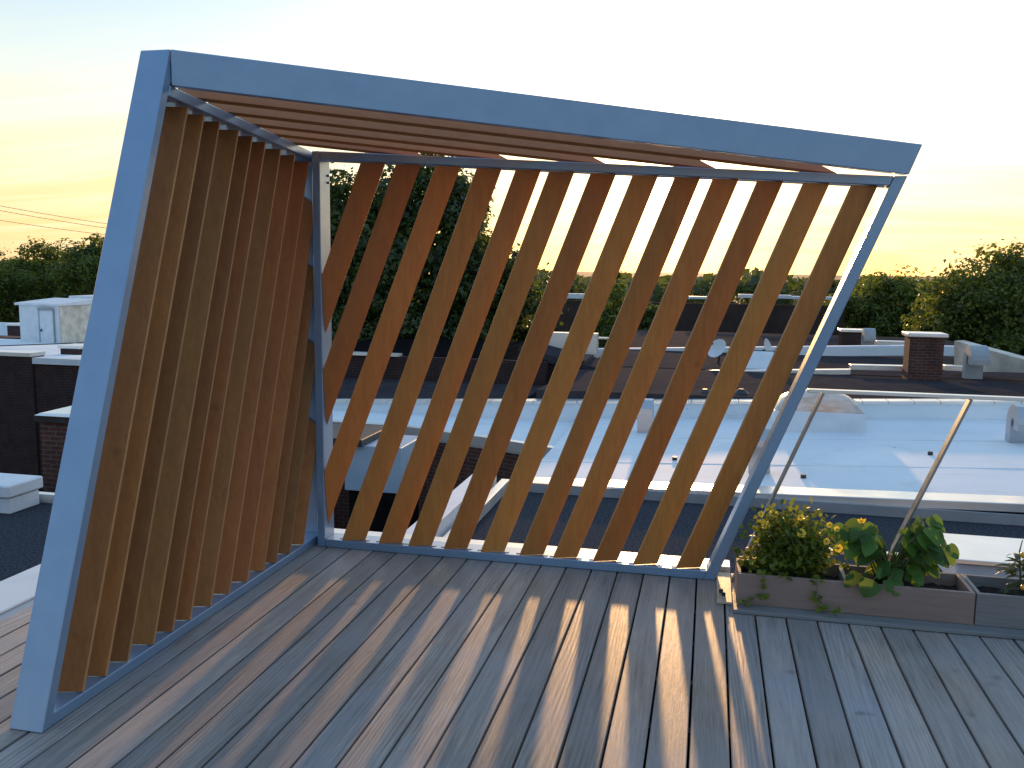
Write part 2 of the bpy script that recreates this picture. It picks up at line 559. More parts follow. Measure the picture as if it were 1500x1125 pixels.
# leaning post at the right
zl = 2.318
xr = 0.088
lw = 0.062
lp_ = MB().hexa([(xr - lw, YS, 0.002), (xr, YS, 0.002), (xr, YS + DP, 0.002), (xr - lw, YS + DP, 0.002),
                 (xr - lw + SK * 2.165, YS, 2.165), (xr + SK * 2.165, YS, 2.165), (xr + SK * 2.165, YS + DP, 2.165), (xr - lw + SK * 2.165, YS + DP, 2.165)])
lp_.build('leaning_post', M['steel'], pav, bevel=B0)
# corner post (an L of two flats)
cp = MB().slab([(-2.256, YS), (-2.208, YS), (-2.208, YS + DP), (XW - DP, YS + DP), (XW - DP, YS + DP - 0.02), (-2.256, YS + DP - 0.02)], 0.002, 2.333)
cpo = cp.build('corner_post', M['steel'], pav, bevel=B0)
for bz in (2.205, 2.165):
    MB().tube([(-2.209, YS + 0.11, bz), (-2.200, YS + 0.11, bz)], 0.007, 6).build('bolt', M['dark_metal'], cpo)
# side wall frame
br = MB().box(XW - DP + 0.002, XW - 0.0015, y0 + 0.052, YS + 0.119, 0.002, 0.048)
br.build('bottom_rail', M['steel'], pav, bevel=B0)
zA, zB = 2.436, 2.333
yA = y0 + SW * zA + 0.052
tr_ = MB().hexa([(XW - DP, yA - SW * 0.046, zA - 0.046), (XW, yA - SW * 0.046, zA - 0.046), (XW, YS + 0.119, zB - 0.046), (XW - DP, YS + 0.119, zB - 0.046),
                 (XW - DP, yA, zA), (XW, yA, zA), (XW, YS + 0.119, zB), (XW - DP, YS + 0.119, zB)])
tr_.build('top_rail', M['steel'], pav, bevel=B0)
# screen frame
sb = MB().hexa([(-2.206, YS, 0.002), (xr - lw - 0.001, YS, 0.002), (xr - lw - 0.001, YS + DP, 0.002), (-2.206, YS + DP, 0.002),
                (-2.206, YS, 0.050), (xr - lw + SK * 0.048 - 0.001, YS, 0.050), (xr - lw + SK * 0.048 - 0.001, YS + DP, 0.050), (-2.206, YS + DP, 0.050)])
sb.build('bottom_rail', M['steel'], pav, bevel=B0)


def rail_z(x):                               # underside of the screen's top rail
    return 2.286 - (x + 2.2) * 0.0548


xe = xr - lw + SK * 2.118 - 0.001
st_ = MB().hexa([(-2.206, YS, rail_z(-2.2)), (xe, YS, rail_z(xe)), (xe, YS + DP, rail_z(xe)), (-2.206, YS + DP, rail_z(-2.2)),
                 (-2.206, YS, rail_z(-2.2) + 0.046), (xe + SK * 0.046, YS, rail_z(xe) + 0.046), (xe + SK * 0.046, YS + DP, rail_z(xe) + 0.046), (-2.206, YS + DP, rail_z(-2.2) + 0.046)])
st_.build('top_rail', M['steel'], pav, bevel=B0)


def fin(c0, slope, z0, z1, u, w, t):
    """a board whose centre line starts at c0 (z = 0) and moves by slope per metre of height; plan section w along u, t across"""
    u = Vector((u[0], u[1], 0)).normalized()
    n = Vector((-u.y, u.x, 0))
    m = MB()
    P = []
    for zc in (z0, z1):
        c = Vector((c0[0] + slope[0] * zc, c0[1] + slope[1] * zc, zc))
        P += [c - u * w / 2 - n * t / 2, c + u * w / 2 - n * t / 2, c + u * w / 2 + n * t / 2, c - u * w / 2 + n * t / 2]
    return m.hexa(P)


def paint_lit_edges(o, u):
    """the two narrow long faces of a board are paler: the light on the edges is put into the colour"""
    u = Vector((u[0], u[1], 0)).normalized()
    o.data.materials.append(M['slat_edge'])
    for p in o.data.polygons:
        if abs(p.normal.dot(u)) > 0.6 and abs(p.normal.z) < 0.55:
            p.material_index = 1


# side wall louvres
UW = (math.cos(R_(14)), math.sin(R_(14)))
fy = [2.78, 2.914, 3.05, 3.225, 3.364, 3.503, 3.676, 3.845, 4.025, 4.199, 4.338, 4.501, 4.676]
fy += [4.676 - 0.158 * 0 + 0.158 * k for k in range(1, 1)]
for k, yv in enumerate(fy):
    cx_, cy_ = XW - 0.068, yv - 0.068 * UW[1] / UW[0]
    top_y = cy_ + SW * 2.3
    z_hi = zA - 0.046 - (cy_ + SW * 2.36 - yA) * (zA - zB) / (YS + 0.068 - yA) - 0.012
    m = fin((cx_, cy_), (0, SW), 0.052, z_hi, UW, 0.128, 0.018)
    cuts = [((0, YS + 0.105, 0), (0, 1, 0))] if cy_ + SW * z_hi > YS + 0.05 else []
    paint_lit_edges(m.build('louvre', M['slat_wall'], pav, cuts=cuts, bevel=0 if cuts else 0.002), UW)

# screen louvres
ST = 22.0
US = (math.cos(R_(ST)), math.sin(R_(ST)))
bots = [(-2.802, -2.66), (-2.592, -2.45), (-2.357, -2.215), (-2.091, -1.947), (-1.861, -1.716), (-1.673, -1.534), (-1.455, -1.318), (-1.236, -1.094), (-1.005, -0.866), (-0.806, -0.677), (-0.58, -0.449), (-0.358, -0.226), (-0.125, 0.012)]
tops = [(-1.95, -1.803), (-1.746, -1.59), (-1.51, -1.365), (-1.264, -1.141), (-1.049, -0.92), (-0.868, -0.734), (-0.645, -0.507), (-0.42, -0.287), (-0.199, -0.072), (-0.01, 0.128), (0.214, 0.349), (0.443, 0.572), (0.673, 0.803)]
for (b0, b1), (t0, t1) in zip(bots, tops):
    xb, xt = (b0 + b1) / 2, (t0 + t1) / 2
    zt_ = rail_z(xt) - 0.001
    sl = (xt - xb) / (zt_ - 0.057)
    # measured at the rail's front plane; the boards sit in the middle of the frame's depth
    dpt = 0.034
    cx_ = (xb - sl * 0.057) * (1 + dpt / YS)
    m = fin((cx_, YS + dpt), (sl, 0), 0.0515, zt_ - 0.002, US, 0.139, 0.018)
    if cx_ < -2.25:
        paint_lit_edges(m.build('louvre', M['slat'], pav, cuts=[((-2.206, 0, 0), (-1, 0, 0))]), US)
    else:
        o = m.build('louvre', M['slat'], pav, bevel=0.002)
        paint_lit_edges(o, US)
        for q in (-0.085, 0.085):            # small angle brackets at the foot of each board
            bc = Vector((cx_ + sl * 0.06 + q * US[0], YS + dpt + 0.012, 0.0505))
            MB().box(bc.x - 0.014, bc.x + 0.014, bc.y - 0.012, bc.y + 0.012, 0.0505, 0.0535).build('bracket', M['galv'], o)

# roof louvres: run parallel to the front beam, resting on the two top rails
axd = (RB - LB)
ax2 = Vector((axd.x, axd.y, 0)).normalized()
pn = Vector((-ax2.y, ax2.x, 0))              # towards the rear corner
P0 = Vector((XW, LB.y, LB.z))
nrm_ = (Vector((XW, YS, zB)) - P0).cross(Vector((0.93, YS, 2.17)) - P0)
nrm_.normalize()
if nrm_.z < 0:
    nrm_ = -nrm_


def roofz(p):
    return P0.z - (nrm_.x * (p.x - P0.x) + nrm_.y * (p.y - P0.y)) / nrm_.z


RTILT = R_(50)
for dist in (0.055, 0.27, 0.50, 0.72, 0.925, 1.11):
    c = P0 + pn * dist
    a0, a1 = c - ax2 * 1.2, c + ax2 * 4.2
    a0 = Vector((a0.x, a0.y, roofz(a0) + 0.006))
    a1 = Vector((a1.x, a1.y, roofz(a1) + 0.006))
    wdir = pn * math.cos(RTILT) + Vector((0, 0, 1)) * math.sin(RTILT)
    tdir = (a1 - a0).normalized().cross(wdir).normalized()
    if tdir.z > 0:
        tdir = -tdir
    sec = [Vector((0, 0, 0)), wdir * 0.135, wdir * 0.135 - tdir * 0.02, -tdir * 0.02]
    m = MB().hexa([a0 + s_ for s_ in sec] + [a1 + s_ for s_ in sec])
    m.build('roof_louvre', M['slat_y'], pav, cuts=[((XW - DP + 0.01, 0, 0), (-1, 0, 0)), ((0, YS + DP - 0.01, 0), (0, 1, 0)), ((0.90, 0, 0), (1, 0, 0))])
# anchor plate at the foot of the leaning post
pl = MB().box(0.096, 0.172, 4.47, 4.93, 0.003, 0.016).build('anchor_plate', M['sandy'], pav, bevel=0.002)
for (bx_, by_) in ((0.118, 4.60), (0.130, 4.56)):
    MB().tube([(bx_, by_, 0.016), (bx_, by_, 0.034)], 0.011, 6).build('bolt', M['dark_metal'], pl)

# ------------------------------------------------------------------ guard rail beside the pavilion
gr = thing('guard_rail', (1.3, 4.86, 0), 'slim steel guard rail with leaning flat posts behind the planter boxes', 'railing')
MB().box(0.52, 3.3, 4.835, 4.885, 1.058, 1.076).build('top_rail', M['coping'], gr, bevel=0.002)
MB().box(0.275, 3.0, 4.84, 4.88, 0.198, 0.222).build('bottom_rail', M['coping'], gr, bevel=0.003)
for k in range(4):
    xb = 0.185 + 0.712 * k
    MB().hexa([(xb - 0.007, 4.83, 0.0), (xb + 0.007, 4.83, 0.0), (xb + 0.007, 4.89, 0.0), (xb - 0.007, 4.89, 0.0),
               (xb - 0.007 + 0.39 * 1.056, 4.83, 1.056), (xb + 0.007 + 0.39 * 1.056, 4.83, 1.056), (xb + 0.007 + 0.39 * 1.056, 4.89, 1.056), (xb - 0.007 + 0.39 * 1.056, 4.89, 1.056)]).build('post', M['rail'], gr, bevel=0.0015)

# ------------------------------------------------------------------ planters
def planter(x0, x1, mat, label, divs):
    t = thing('planter_box', ((x0 + x1) / 2, 4.6, 0), label, 'planter', 'planter boxes along the deck edge')
    yf, yb, h = 4.45, 4.74, 0.178
    MB().box(x0, x1, yf, yf + 0.02, 0.02, h).build('front_board', mat, t, bevel=0.002)
    MB().box(x0, x1, yb - 0.02, yb, 0.02, h).build('back_board', mat, t, bevel=0.002)
    for xe_ in (x0, x1 - 0.02):
        MB().box(xe_ + 0.0, xe_ + 0.02, yf + 0.0205, yb - 0.0205, 0.02, h + 0.001).build('end_board', mat, t, bevel=0.002)
    for xd in divs:
        MB().box(xd, xd + 0.018, yf + 0.0205, yb - 0.0205, 0.02, h - 0.003).build('divider', M['planter_grey'], t, bevel=0.002)
    s_ = MB()
    n = 40
    gx = [x0 + 0.0202 + (x1 - x0 - 0.0404) * i / n for i in range(n + 1)]
    gy = [yf + 0.0202 + (yb - yf - 0.0404) * j / 10 for j in range(11)]
    b = 0
    for j in range(11):
        for i in range(n + 1):
            s_.v.append(Vector((gx[i], gy[j], h - 0.06 + random.uniform(-0.012, 0.012))))
    for j in range(10):
        for i in range(n):
            a = j * (n + 1) + i
            s_.f.append((a, a + 1, a + n + 2, a + n + 1))
    s_.build('soil', M['soil'], t, recalc=False)
    MB().box(x0 + 0.02, x1 - 0.02, yf + 0.02, yb - 0.02, 0.004, 0.018).build('base', M['dark_metal'], t)
    return t


planter(0.190, 1.292, M['planter'], 'reddish brown wooden planter box with two compartments holding the flowering and the leafy plant', [0.705])
planter(1.298, 2.420, M['planter_grey'], 'grey weathered wooden planter box at the right edge holding the narrow-leaved plant', [1.86])
tag(MB().box(0.175, 3.2, 4.36, 4.447, 0.003, 0.022).build('edge_board', M['edge'], loc=(1.2, 4.4, 0), bevel=0.002), 'narrow grey timber edge board lying on the deck in front of the planters', 'board')


# ------------------------------------------------------------------ plants
def leaf(mb, base, d_, n_, L, Wd, droop=0.3, fold=0.25, seg=5, shape=None):
    """one leaf as a bent, folded blade from base along d_, upper side n_"""
    d_ = Vector(d_).normalized()
    n_ = Vector(n_)
    n_ = (n_ - d_ * n_.dot(d_))
    if n_.length < 1e-4:
        n_ = d_.orthogonal()
    n_.normalize()
    s_ = d_.cross(n_)
    b = len(mb.v)
    p = Vector(base)
    for i in range(seg + 1):
        t = i / seg
        a = droop * t
        dd = d_ * math.cos(a) - n_ * math.sin(a)
        nn = n_ * math.cos(a) + d_ * math.sin(a)
        w = Wd / 2 * (shape(t) if shape else math.sin(math.pi * min(1, t ** 0.75)) ** 0.8 + (0.02 if t < 1 else 0))
        mb.v += [p + s_ * w + nn * w * fold, p.copy(), p - s_ * w + nn * w * fold]
        p = p + dd * (L / seg)
    for i in range(seg):
        q = b + 3 * i
        mb.f += [(q, q + 1, q + 4, q + 3), (q + 1, q + 2, q + 5, q + 4)]


def rv(rng):
    while True:
        v = Vector((rng.uniform(-1, 1), rng.uniform(-1, 1), rng.uniform(-1, 1)))
        if 0.05 < v.length < 1:
            return v


rng = random.Random(11)
# 1: bushy flowering plant
c0 = Vector((0.42, 4.60, 0.12))
fl = thing('flowering_plant', c0, 'bushy green plant with small yellow flowers in the left end of the planter', 'plant')
stm, fol = MB(), MB()
tips = []
for i in range(105):
    a = rng.uniform(0, 2 * math.pi)
    rr = 0.235 * rng.uniform(0.02, 1) ** 0.6
    top = Vector((0.475 + rr * math.cos(a) * 0.98, 4.60 + rr * math.sin(a) * 0.62, 0.19 + 0.335 * rng.uniform(0.1, 1) ** 0.6 * (1 - 0.25 * (rr / 0.22) ** 2)))
    if i < 14:                               # trailing stems
        top = Vector((0.435 + math.cos(a) * 0.22, 4.58 + math.sin(a) * 0.13, rng.uniform(0.17, 0.26)))
    b_ = Vector((0.435 + rng.uniform(-0.15, 0.15), 4.60 + rng.uniform(-0.05, 0.05), 0.11))
    mid = (b_ + top) / 2 + Vector((rng.uniform(-0.03, 0.03), rng.uniform(-0.03, 0.03), 0.03))
    pts = [b_, mid, top]
    stm.tube(pts, [0.0028, 0.0022, 0.0012], 5)
    for k in range(26):
        t = rng.uniform(0.25, 1.0)
        p = b_.lerp(mid, t * 2) if t < 0.5 else mid.lerp(top, t * 2 - 1)
        o_ = rv(rng)
        p = p + o_ * 0.035
        leaf(fol, p, o_ + Vector((0, 0, 0.2)), Vector((0, -0.3, 1)) + rv(rng) * 0.7, rng.uniform(0.022, 0.042), rng.uniform(0.018, 0.032), 0.5, 0.2, 3)
    tips.append(top)
for pts in ([(0.33, 4.47, 0.15), (0.32, 4.435, 0.18), (0.315, 4.425, 0.10), (0.24, 4.41, 0.055)],
            [(0.55, 4.48, 0.15), (0.57, 4.435, 0.18), (0.575, 4.43, 0.10), (0.60, 4.425, 0.06), (0.66, 4.37, 0.035)],
            [(0.22, 4.60, 0.17), (0.17, 4.62, 0.26), (0.21, 4.64, 0.34)], [(0.64, 4.56, 0.17), (0.71, 4.58, 0.24)]):
    stm.tube([Vector(p) for p in pts], 0.0016, 5)
    for p in pts[1:]:
        for k in range(7):
            o_ = rv(rng)
            leaf(fol, Vector(p) + o_ * 0.016, o_ + Vector((0, -0.3, 0.2)), Vector((0, -0.5, 1)) + rv(rng) * 0.6, rng.uniform(0.022, 0.04), 0.028, 0.5, 0.2, 3)
fol.build('foliage', M['leaf_herb'], fl, recalc=False, smooth=True)
stm.build('stem', M['stem'], fl, recalc=False, smooth=True)


def flower(c, n_, rad):
    n_ = Vector(n_).normalized()
    u = n_.orthogonal().normalized()
    w = n_.cross(u)
    m = MB()
    for k in range(5):
        t = 2 * math.pi * k / 5
        d_ = u * math.cos(t) + w * math.sin(t)
        leaf(m, Vector(c) + d_ * rad * 0.12, d_ + n_ * 0.25, n_, rad, rad * 1.05, 0.3, -0.05, 4, lambda q: (0.25 + 0.75 * math.sin(math.pi * min(1, q * 0.62 + 0.05))) * (1 if q < 0.95 else 0.55))
    o = m.build('flower', M['petal'], fl, recalc=False, smooth=True)
    e = MB()
    e.tube([Vector(c) - n_ * 0.002, Vector(c) + n_ * rad * 0.22], [rad * 0.26, rad * 0.16], 8)
    e.build('flower_centre', M['eye'], o)


for px, py, Y in ((1173, 758, 4.50), (1174, 781, 4.47), (1211, 793, 4.50), (1115, 753, 4.56), (1120, 770, 4.53), (1226, 775, 4.55), (1232, 786, 4.55),
                  (1228, 803, 4.52), (1133, 752, 4.56), (1215, 769, 4.52)):
    p = at(px, py, Y)
    flower(p, (rng.uniform(-0.9, 0.9), -1, rng.uniform(0.1, 0.9)), rng.uniform(0.013, 0.021))

# 2: broad-leaved plant
c1 = Vector((0.92, 4.60, 0.12))
bl = thing('leafy_plant', c1, 'leafy plant with large drooping green leaves in the middle of the planters', 'plant')
stm, fol = MB(), MB()
heart = lambda q: (math.sin(math.pi * min(1, q ** 0.62)) ** 0.75 if q < 1 else 0.0) + (0.10 if 0 < q < 1 else 0)
leaf_spots = []
for i in range(92):
    a = rng.uniform(0, 2 * math.pi)
    lobe_ = rng.random()
    if lobe_ < 0.36:
        c = Vector((0.80, 4.58, 0.38))
        e = Vector((0.10, 0.09, 0.09))
    elif lobe_ < 0.76:
        c = Vector((1.06, 4.60, 0.38))
        e = Vector((0.12, 0.10, 0.13))
    else:
        c = Vector((0.94, 4.57, 0.26))
        e = Vector((0.12, 0.09, 0.08))
    v = rv(rng)
    leaf_spots.append((c + Vector((v.x * e.x, v.y * e.y, v.z * e.z)), 1.0))
leaf_spots += [(Vector((0.83, 4.44, 0.205)), 1.3), (Vector((0.78, 4.47, 0.22)), 1.1), (Vector((0.90, 4.45, 0.21)), 0.9), (Vector((1.02, 4.5, 0.22)), 0.8)]
for p, k in leaf_spots:
    b_ = Vector((0.93 + rng.uniform(-0.05, 0.05), 4.60 + rng.uniform(-0.03, 0.03), 0.11))
    outw = Vector((p.x - 0.93, (p.y - 4.60), 0))
    outw = outw.normalized() if outw.length > 0.01 else Vector((0, -1, 0))
    mid = b_.lerp(p, 0.55) + Vector((0, 0, 0.06))
    stm.tube([b_, mid, p], [0.0042, 0.003, 0.0018], 5)
    d_ = outw * 0.7 + Vector((rng.uniform(-0.4, 0.4), -0.35 + rng.uniform(-0.3, 0.3), rng.uniform(-0.75, -0.1)))
    leaf(fol, p, d_, Vector((rng.uniform(-0.3, 0.3), -0.55, 1)), rng.uniform(0.075, 0.12) * k, rng.uniform(0.052, 0.080) * k, rng.uniform(0.5, 1.1), 0.22, 6, heart)
fol.build('foliage', M['leaf_broad'], bl, recalc=False, smooth=True)
stm.build('stem', M['stem'], bl, recalc=False, smooth=True)
ym = MB()
p = at(1262, 766, 4.55)
for k in range(3):
    leaf(ym, p, (-0.5 + 0.4 * k, -0.3, 0.5), (0, -1, 0.6), 0.034, 0.018, 0.4, 0.2, 4)
tag(ym.build('yellowed_leaf', M['petal'], bl, recalc=False, smooth=True), 'yellowed leaf tip')

# 3: narrow-leaved plant
c2 = Vector((1.54, 4.60, 0.12))
pp = thing('pepper_plant', c2, 'small plant with narrow leaves and orange fruit at the right edge', 'plant')
stm, fol = MB(), MB()
trunk = [Vector((1.54, 4.60, 0.10)), Vector((1.525, 4.59, 0.22)), Vector((1.51, 4.59, 0.36)), Vector((1.515, 4.58, 0.42))]
stm.tube(trunk, [0.006, 0.005, 0.0035, 0.002], 6)
for i in range(46):
    t = rng.uniform(0.15, 1)
    p = trunk[0].lerp(trunk[2], t) + rv(rng) * 0.02
    a = rng.uniform(0, 2 * math.pi)
    leaf(fol, p, (math.cos(a), math.sin(a) * 0.7, rng.uniform(-0.1, 0.5)), (0, -0.2, 1), rng.uniform(0.07, 0.13), rng.uniform(0.018, 0.03), rng.uniform(0.5, 1.2), 0.3, 6)
fol.build('foliage', M['leaf_pepper'], pp, recalc=False, smooth=True)
stm.build('stem', M['stem'], pp, recalc=False, smooth=True)
for q in ((1.505, 4.53, 0.36), (1.52, 4.53, 0.20), (1.57, 4.55, 0.17)):
    m = MB()
    m.tube([Vector(q) + Vector((0, 0, 0.014 * math.cos(math.pi * i / 6))) for i in range(7)], [max(0.0015, 0.014 * math.sin(math.pi * i / 6)) for i in range(7)], 10)
    m.build('fruit', M['fruit'], pp, smooth=True)

# ------------------------------------------------------------------ buildings round about
def house(name, loc, label):
    return thing(name, loc, label, 'building')


# own building under the deck
own = house('row_house', (1.5, 1, GZ), 'house whose roof carries the timber deck, edged by a pale coping on the left')
MB().box(-3.30, 16, -8, 4.98, GZ, -0.17).build('wall', M['brick'], own)
MB().box(-3.2, 0.172, 4.985, 5.11, -0.16, 0.030).build('edge_coping', M['coping'], own, bevel=0.004)
ck = MB().box(-3.62, -3.29, -8, 4.99, -0.3, 0.0)
ck.build('coping', M['white_paint'], own, bevel=0.006)
MB().box(-3.285, -3.225, -8, 4.97, -0.16, -0.012).build('gutter', M['flashing'], own)

# dark gravel roof next door
gh = house('row_house', (6, 7.7, GZ), 'neighbouring house with a dark gravel roof just behind the planters and the screen')
MB().box(-2.70, 16, 5.0, 10.34, GZ, -1.1).build('wall', M['brick'], gh)
gro = MB().box(-2.70, 16, 5.0, 10.34, -1.098, -1.0).build('roof', M['gravel'], gh)
MB().box(-2.68, -2.46, 6.4, 10.33, -1.3, -0.74).build('parapet', M['white_paint'], gh, bevel=0.01)
MB().box(-2.40, -2.30, 6.4, 10.33, -0.995, -0.86).build('parapet', M['coping'], gh, bevel=0.008)
MB().box(-2.29, 16, 10.30, 10.345, -0.998, -0.885).build('flashing', M['flashing'], gh)
hx = MB().box(2.15, 3.4, 7.98, 8.72, -0.998, -0.75).build('roof_hatch', M['white_paint'], gro, bevel=0.02)
MB().box(2.10, 3.45, 7.93, 8.77, -0.749, -0.72).build('roof_hatch', M['coping'], gro, bevel=0.01)

# the white-roofed house
def wz(x):
    return -0.90 + 0.045 * (x - 1.5)


wh = house('row_house', (6, 13.6, GZ), 'house with the broad white membrane roof, domed skylight and metal vents')
ZC = lambda x: -0.815 + 0.025 * (x - 1.5)
wr = MB()
xs = [-2.3 + 0.75 * i for i in range(26)]
ys = [10.80, 11.9, 13.0, 14.1, 15.2, 16.36]
n_ = len(ys)
for x in xs:
    for y in ys:
        wr.v.append(Vector((x, y, wz(x) + (random.uniform(-0.004, 0.004) if y not in (ys[0], ys[-1]) else 0))))
for i in range(len(xs) - 1):
    for j in range(n_ - 1):
        a = i * n_ + j
        wr.f.append((a, a + n_, a + n_ + 1, a + 1))
wroof = wr.build('roof', M['white_roof'], wh, recalc=False)
for yy in (12.4, 14.35):                            # welded seams of the membrane
    MB().hexa([(-2.3, yy - 0.04, wz(-2.3) - 0.02), (16.4, yy - 0.04, wz(16.4) - 0.02), (16.4, yy + 0.04, wz(16.4) - 0.02), (-2.3, yy + 0.04, wz(-2.3) - 0.02),
               (-2.3, yy - 0.04, wz(-2.3) + 0.007), (16.4, yy - 0.04, wz(16.4) + 0.007), (16.4, yy + 0.04, wz(16.4) + 0.007), (-2.3, yy + 0.04, wz(-2.3) + 0.007)]).build('seam', M['white_roof'], wroof)
MB().box(-2.3, 16.4, 10.35, 16.36, GZ, -1.25).build('wall', M['brick'], wh)
# near party wall coping
MB().hexa([(-2.36, 10.352, ZC(-2.36) - 0.10), (16.4, 10.352, ZC(16.4) - 0.10), (16.4, 10.80, ZC(16.4) - 0.14), (-2.36, 10.80, ZC(-2.36) - 0.14),
           (-2.36, 10.352, ZC(-2.36)), (16.4, 10.352, ZC(16.4)), (16.4, 10.80, ZC(16.4) - 0.02), (-2.36, 10.80, ZC(-2.36) - 0.02)]).build('coping', M['coping'], wh, bevel=0.008)
MB().box(-2.3, 16.4, 10.37, 10.78, -1.3, -0.93).build('parapet', M['dark_metal'], wh)  # dark material paints the shadow line under the coping
# far party wall: white face, brick cap
MB().hexa([(-9.5, 16.362, -1.9), (16.4, 16.362, -1.4), (16.4, 16.62, -1.4), (-9.5, 16.62, -1.9),
           (-9.5, 16.362, wz(-9.5) + 0.26), (16.4, 16.362, wz(16.4) + 0.26), (16.4, 16.62, wz(16.4) + 0.26), (-9.5, 16.62, wz(-9.5) + 0.26)]).build('parapet', M['white_roof'], wh)
cpm = MB()
xx = -9.5
while xx < 16:
    x2 = xx + 0.42
    cpm.hexa([(xx + 0.006, 16.33, wz(xx) + 0.262), (x2 - 0.006, 16.33, wz(x2) + 0.262), (x2 - 0.006, 16.65, wz(x2) + 0.262), (xx + 0.006, 16.65, wz(xx) + 0.262),
              (xx + 0.006, 16.33, wz(xx) + 0.315), (x2 - 0.006, 16.33, wz(x2) + 0.315), (x2 - 0.006, 16.65, wz(x2) + 0.315), (xx + 0.006, 16.65, wz(xx) + 0.315)])
    xx = x2
cpm.build('coping_tiles', M['coping'], wh)
# rear ell: brick wall seen down the light well
MB().slab([(-9.5, 15.0), (-5.3, 14.9), (-3.4, 14.2), (-2.31, 13.7), (-2.31, 16.36), (-9.5, 16.36)], GZ, -1.34).build('ell_wall', M['brick_red'], wh)
er = MB()
ell = [(-9.5, 15.0), (-5.3, 14.9), (-3.4, 14.2), (-2.31, 13.7), (-2.31, 16.36), (-9.5, 16.36)]
er.slab(ell, -1.338, -1.16)
er.build('ell_roof', M['white_roof'], wh)
eln = MB()
for (a, b) in zip(ell[:3], ell[1:4]):
    eln.hexa([(a[0], a[1] - 0.05, -1.30), (b[0], b[1] - 0.05, -1.30), (b[0], b[1] + 0.1, -1.30), (a[0], a[1] + 0.1, -1.30),
              (a[0], a[1] - 0.05, -1.13), (b[0], b[1] - 0.05, -1.13), (b[0], b[1] + 0.1, -1.13), (a[0], a[1] + 0.1, -1.13)])
eln.build('ell_coping', M['coping'], wh)

# domed skylight
dx0, dx1, dy0, dy1 = 1.10, 2.52, 14.95, 15.95
dz = wz(1.8)
MB().box(dx0, dx1, dy0, dy1, dz - 0.05, dz + 0.33).build('skylight_curb', M['white_paint'], wroof, bevel=0.015)
dm = MB()
nu, nv = 14, 10
for j in range(nv + 1):
    for i in range(nu + 1):
        u, v = i / nu * 2 - 1, j / nv * 2 - 1
        h = max(0, (1 - abs(u) ** 2.6)) ** 0.6 * max(0, (1 - abs(v) ** 2.6)) ** 0.6
        dm.v.append(Vector(((dx0 + dx1) / 2 + u * 0.69, (dy0 + dy1) / 2 + v * 0.48, dz + 0.335 + 0.30 * h)))
for j in range(nv):
    for i in range(nu):
        a = j * (nu + 1) + i
        dm.f.append((a, a + 1, a + nu + 2, a + nu + 1))
dm.build('skylight_dome', M['acrylic'], wroof, recalc=False, smooth=True)


def hood(x, y, z0, h, w, parent, mat=None, dep=None):
    """gooseneck roof vent: a duct that rises, curls over towards the viewer and opens downwards"""
    m = MB()
    dep = dep or w * 1.1
    rad = w * 0.55
    prof = [(0.0, 0.0), (0.0, h - rad)]
    for i in range(1, 9):
        a = math.pi * i / 8
        prof.append((-rad + rad * math.cos(a), h - rad + rad * math.sin(a)))
    prof.append((-2 * rad, h - rad - 0.09))
    th = w * 0.34
    outer, inner = [], []
    for i, (py_, pz_) in enumerate(prof):
        q0 = prof[max(i - 1, 0)]
        q1 = prof[min(i + 1, len(prof) - 1)]
        t = Vector((q1[0] - q0[0], q1[1] - q0[1])).normalized()
        nrm2 = Vector((t.y, -t.x))
        outer.append((py_ + nrm2.x * th, pz_ + nrm2.y * th))
        inner.append((py_ - nrm2.x * th, pz_ - nrm2.y * th))
    b = len(m.v)
    for (o_, i_) in zip(outer, inner):
        m.v += [Vector((x - w / 2, y + o_[0], z0 + o_[1])), Vector((x + w / 2, y + o_[0], z0 + o_[1])),
                Vector((x + w / 2, y + i_[0], z0 + i_[1])), Vector((x - w / 2, y + i_[0], z0 + i_[1]))]
    for i in range(len(prof) - 1):
        q = b + 4 * i
        for k in range(4):
            k2 = (k + 1) % 4
            m.f.append((q + k, q + k2, q + 4 + k2, q + 4 + k))
    q = b + 4 * (len(prof) - 1)
    m.f.append((q, q + 1, q + 2, q + 3))
    return m.build('roof_vent', mat or M['galv'], parent)


hood(-0.98, 14.9, wz(-1), 0.50, 0.26, wroof)
hood(0.72, 11.9, wz(0.7), 0.55, 0.27, wroof)
hood(4.55, 14.3, wz(4.5), 0.48, 0.30, wroof)
for (x, y) in ((1.25, 11.6), (3.1, 13.2), (-0.4, 12.6)):
    m = MB()
    m.tube([(x, y, wz(x) - 0.01), (x, y, wz(x) + 0.05)], 0.035, 8)
    m.build('drain', M['dark_metal'], wroof)

# dark roof beyond the white one
zD0 = at(1300, 576, 16.7).z
zD1 = at(1150, 541, 23.5).z
dh = house('row_house', (6, 20, GZ), 'house with a dark asphalt roof and a brick chimney beyond the white roof')
MB().box(-3.2, 17, 16.66, 23.6, GZ, min(zD0, zD1) - 0.35).build('wall', M['brick'], dh)
dro = MB().hexa([(-3.2, 16.66, zD0 - 0.42), (17, 16.66, zD0 - 0.42), (17, 23.5, zD1 - 0.44), (-3.2, 23.5, zD1 - 0.44),
                 (-3.2, 16.66, zD0 - 0.20), (17, 16.66, zD0 - 0.05), (17, 23.5, zD1 - 0.06), (-3.2, 23.5, zD1 - 0.10)]).build('roof', M['asphalt'], dh)
a, b = at(860, 545, 23.5), at(1246, 541, 23.5)
c, e = at(1246, 534, 23.5), at(1332, 536, 23.5)
g2, h2 = at(1384, 535, 23.5), at(1425, 537, 23.5)
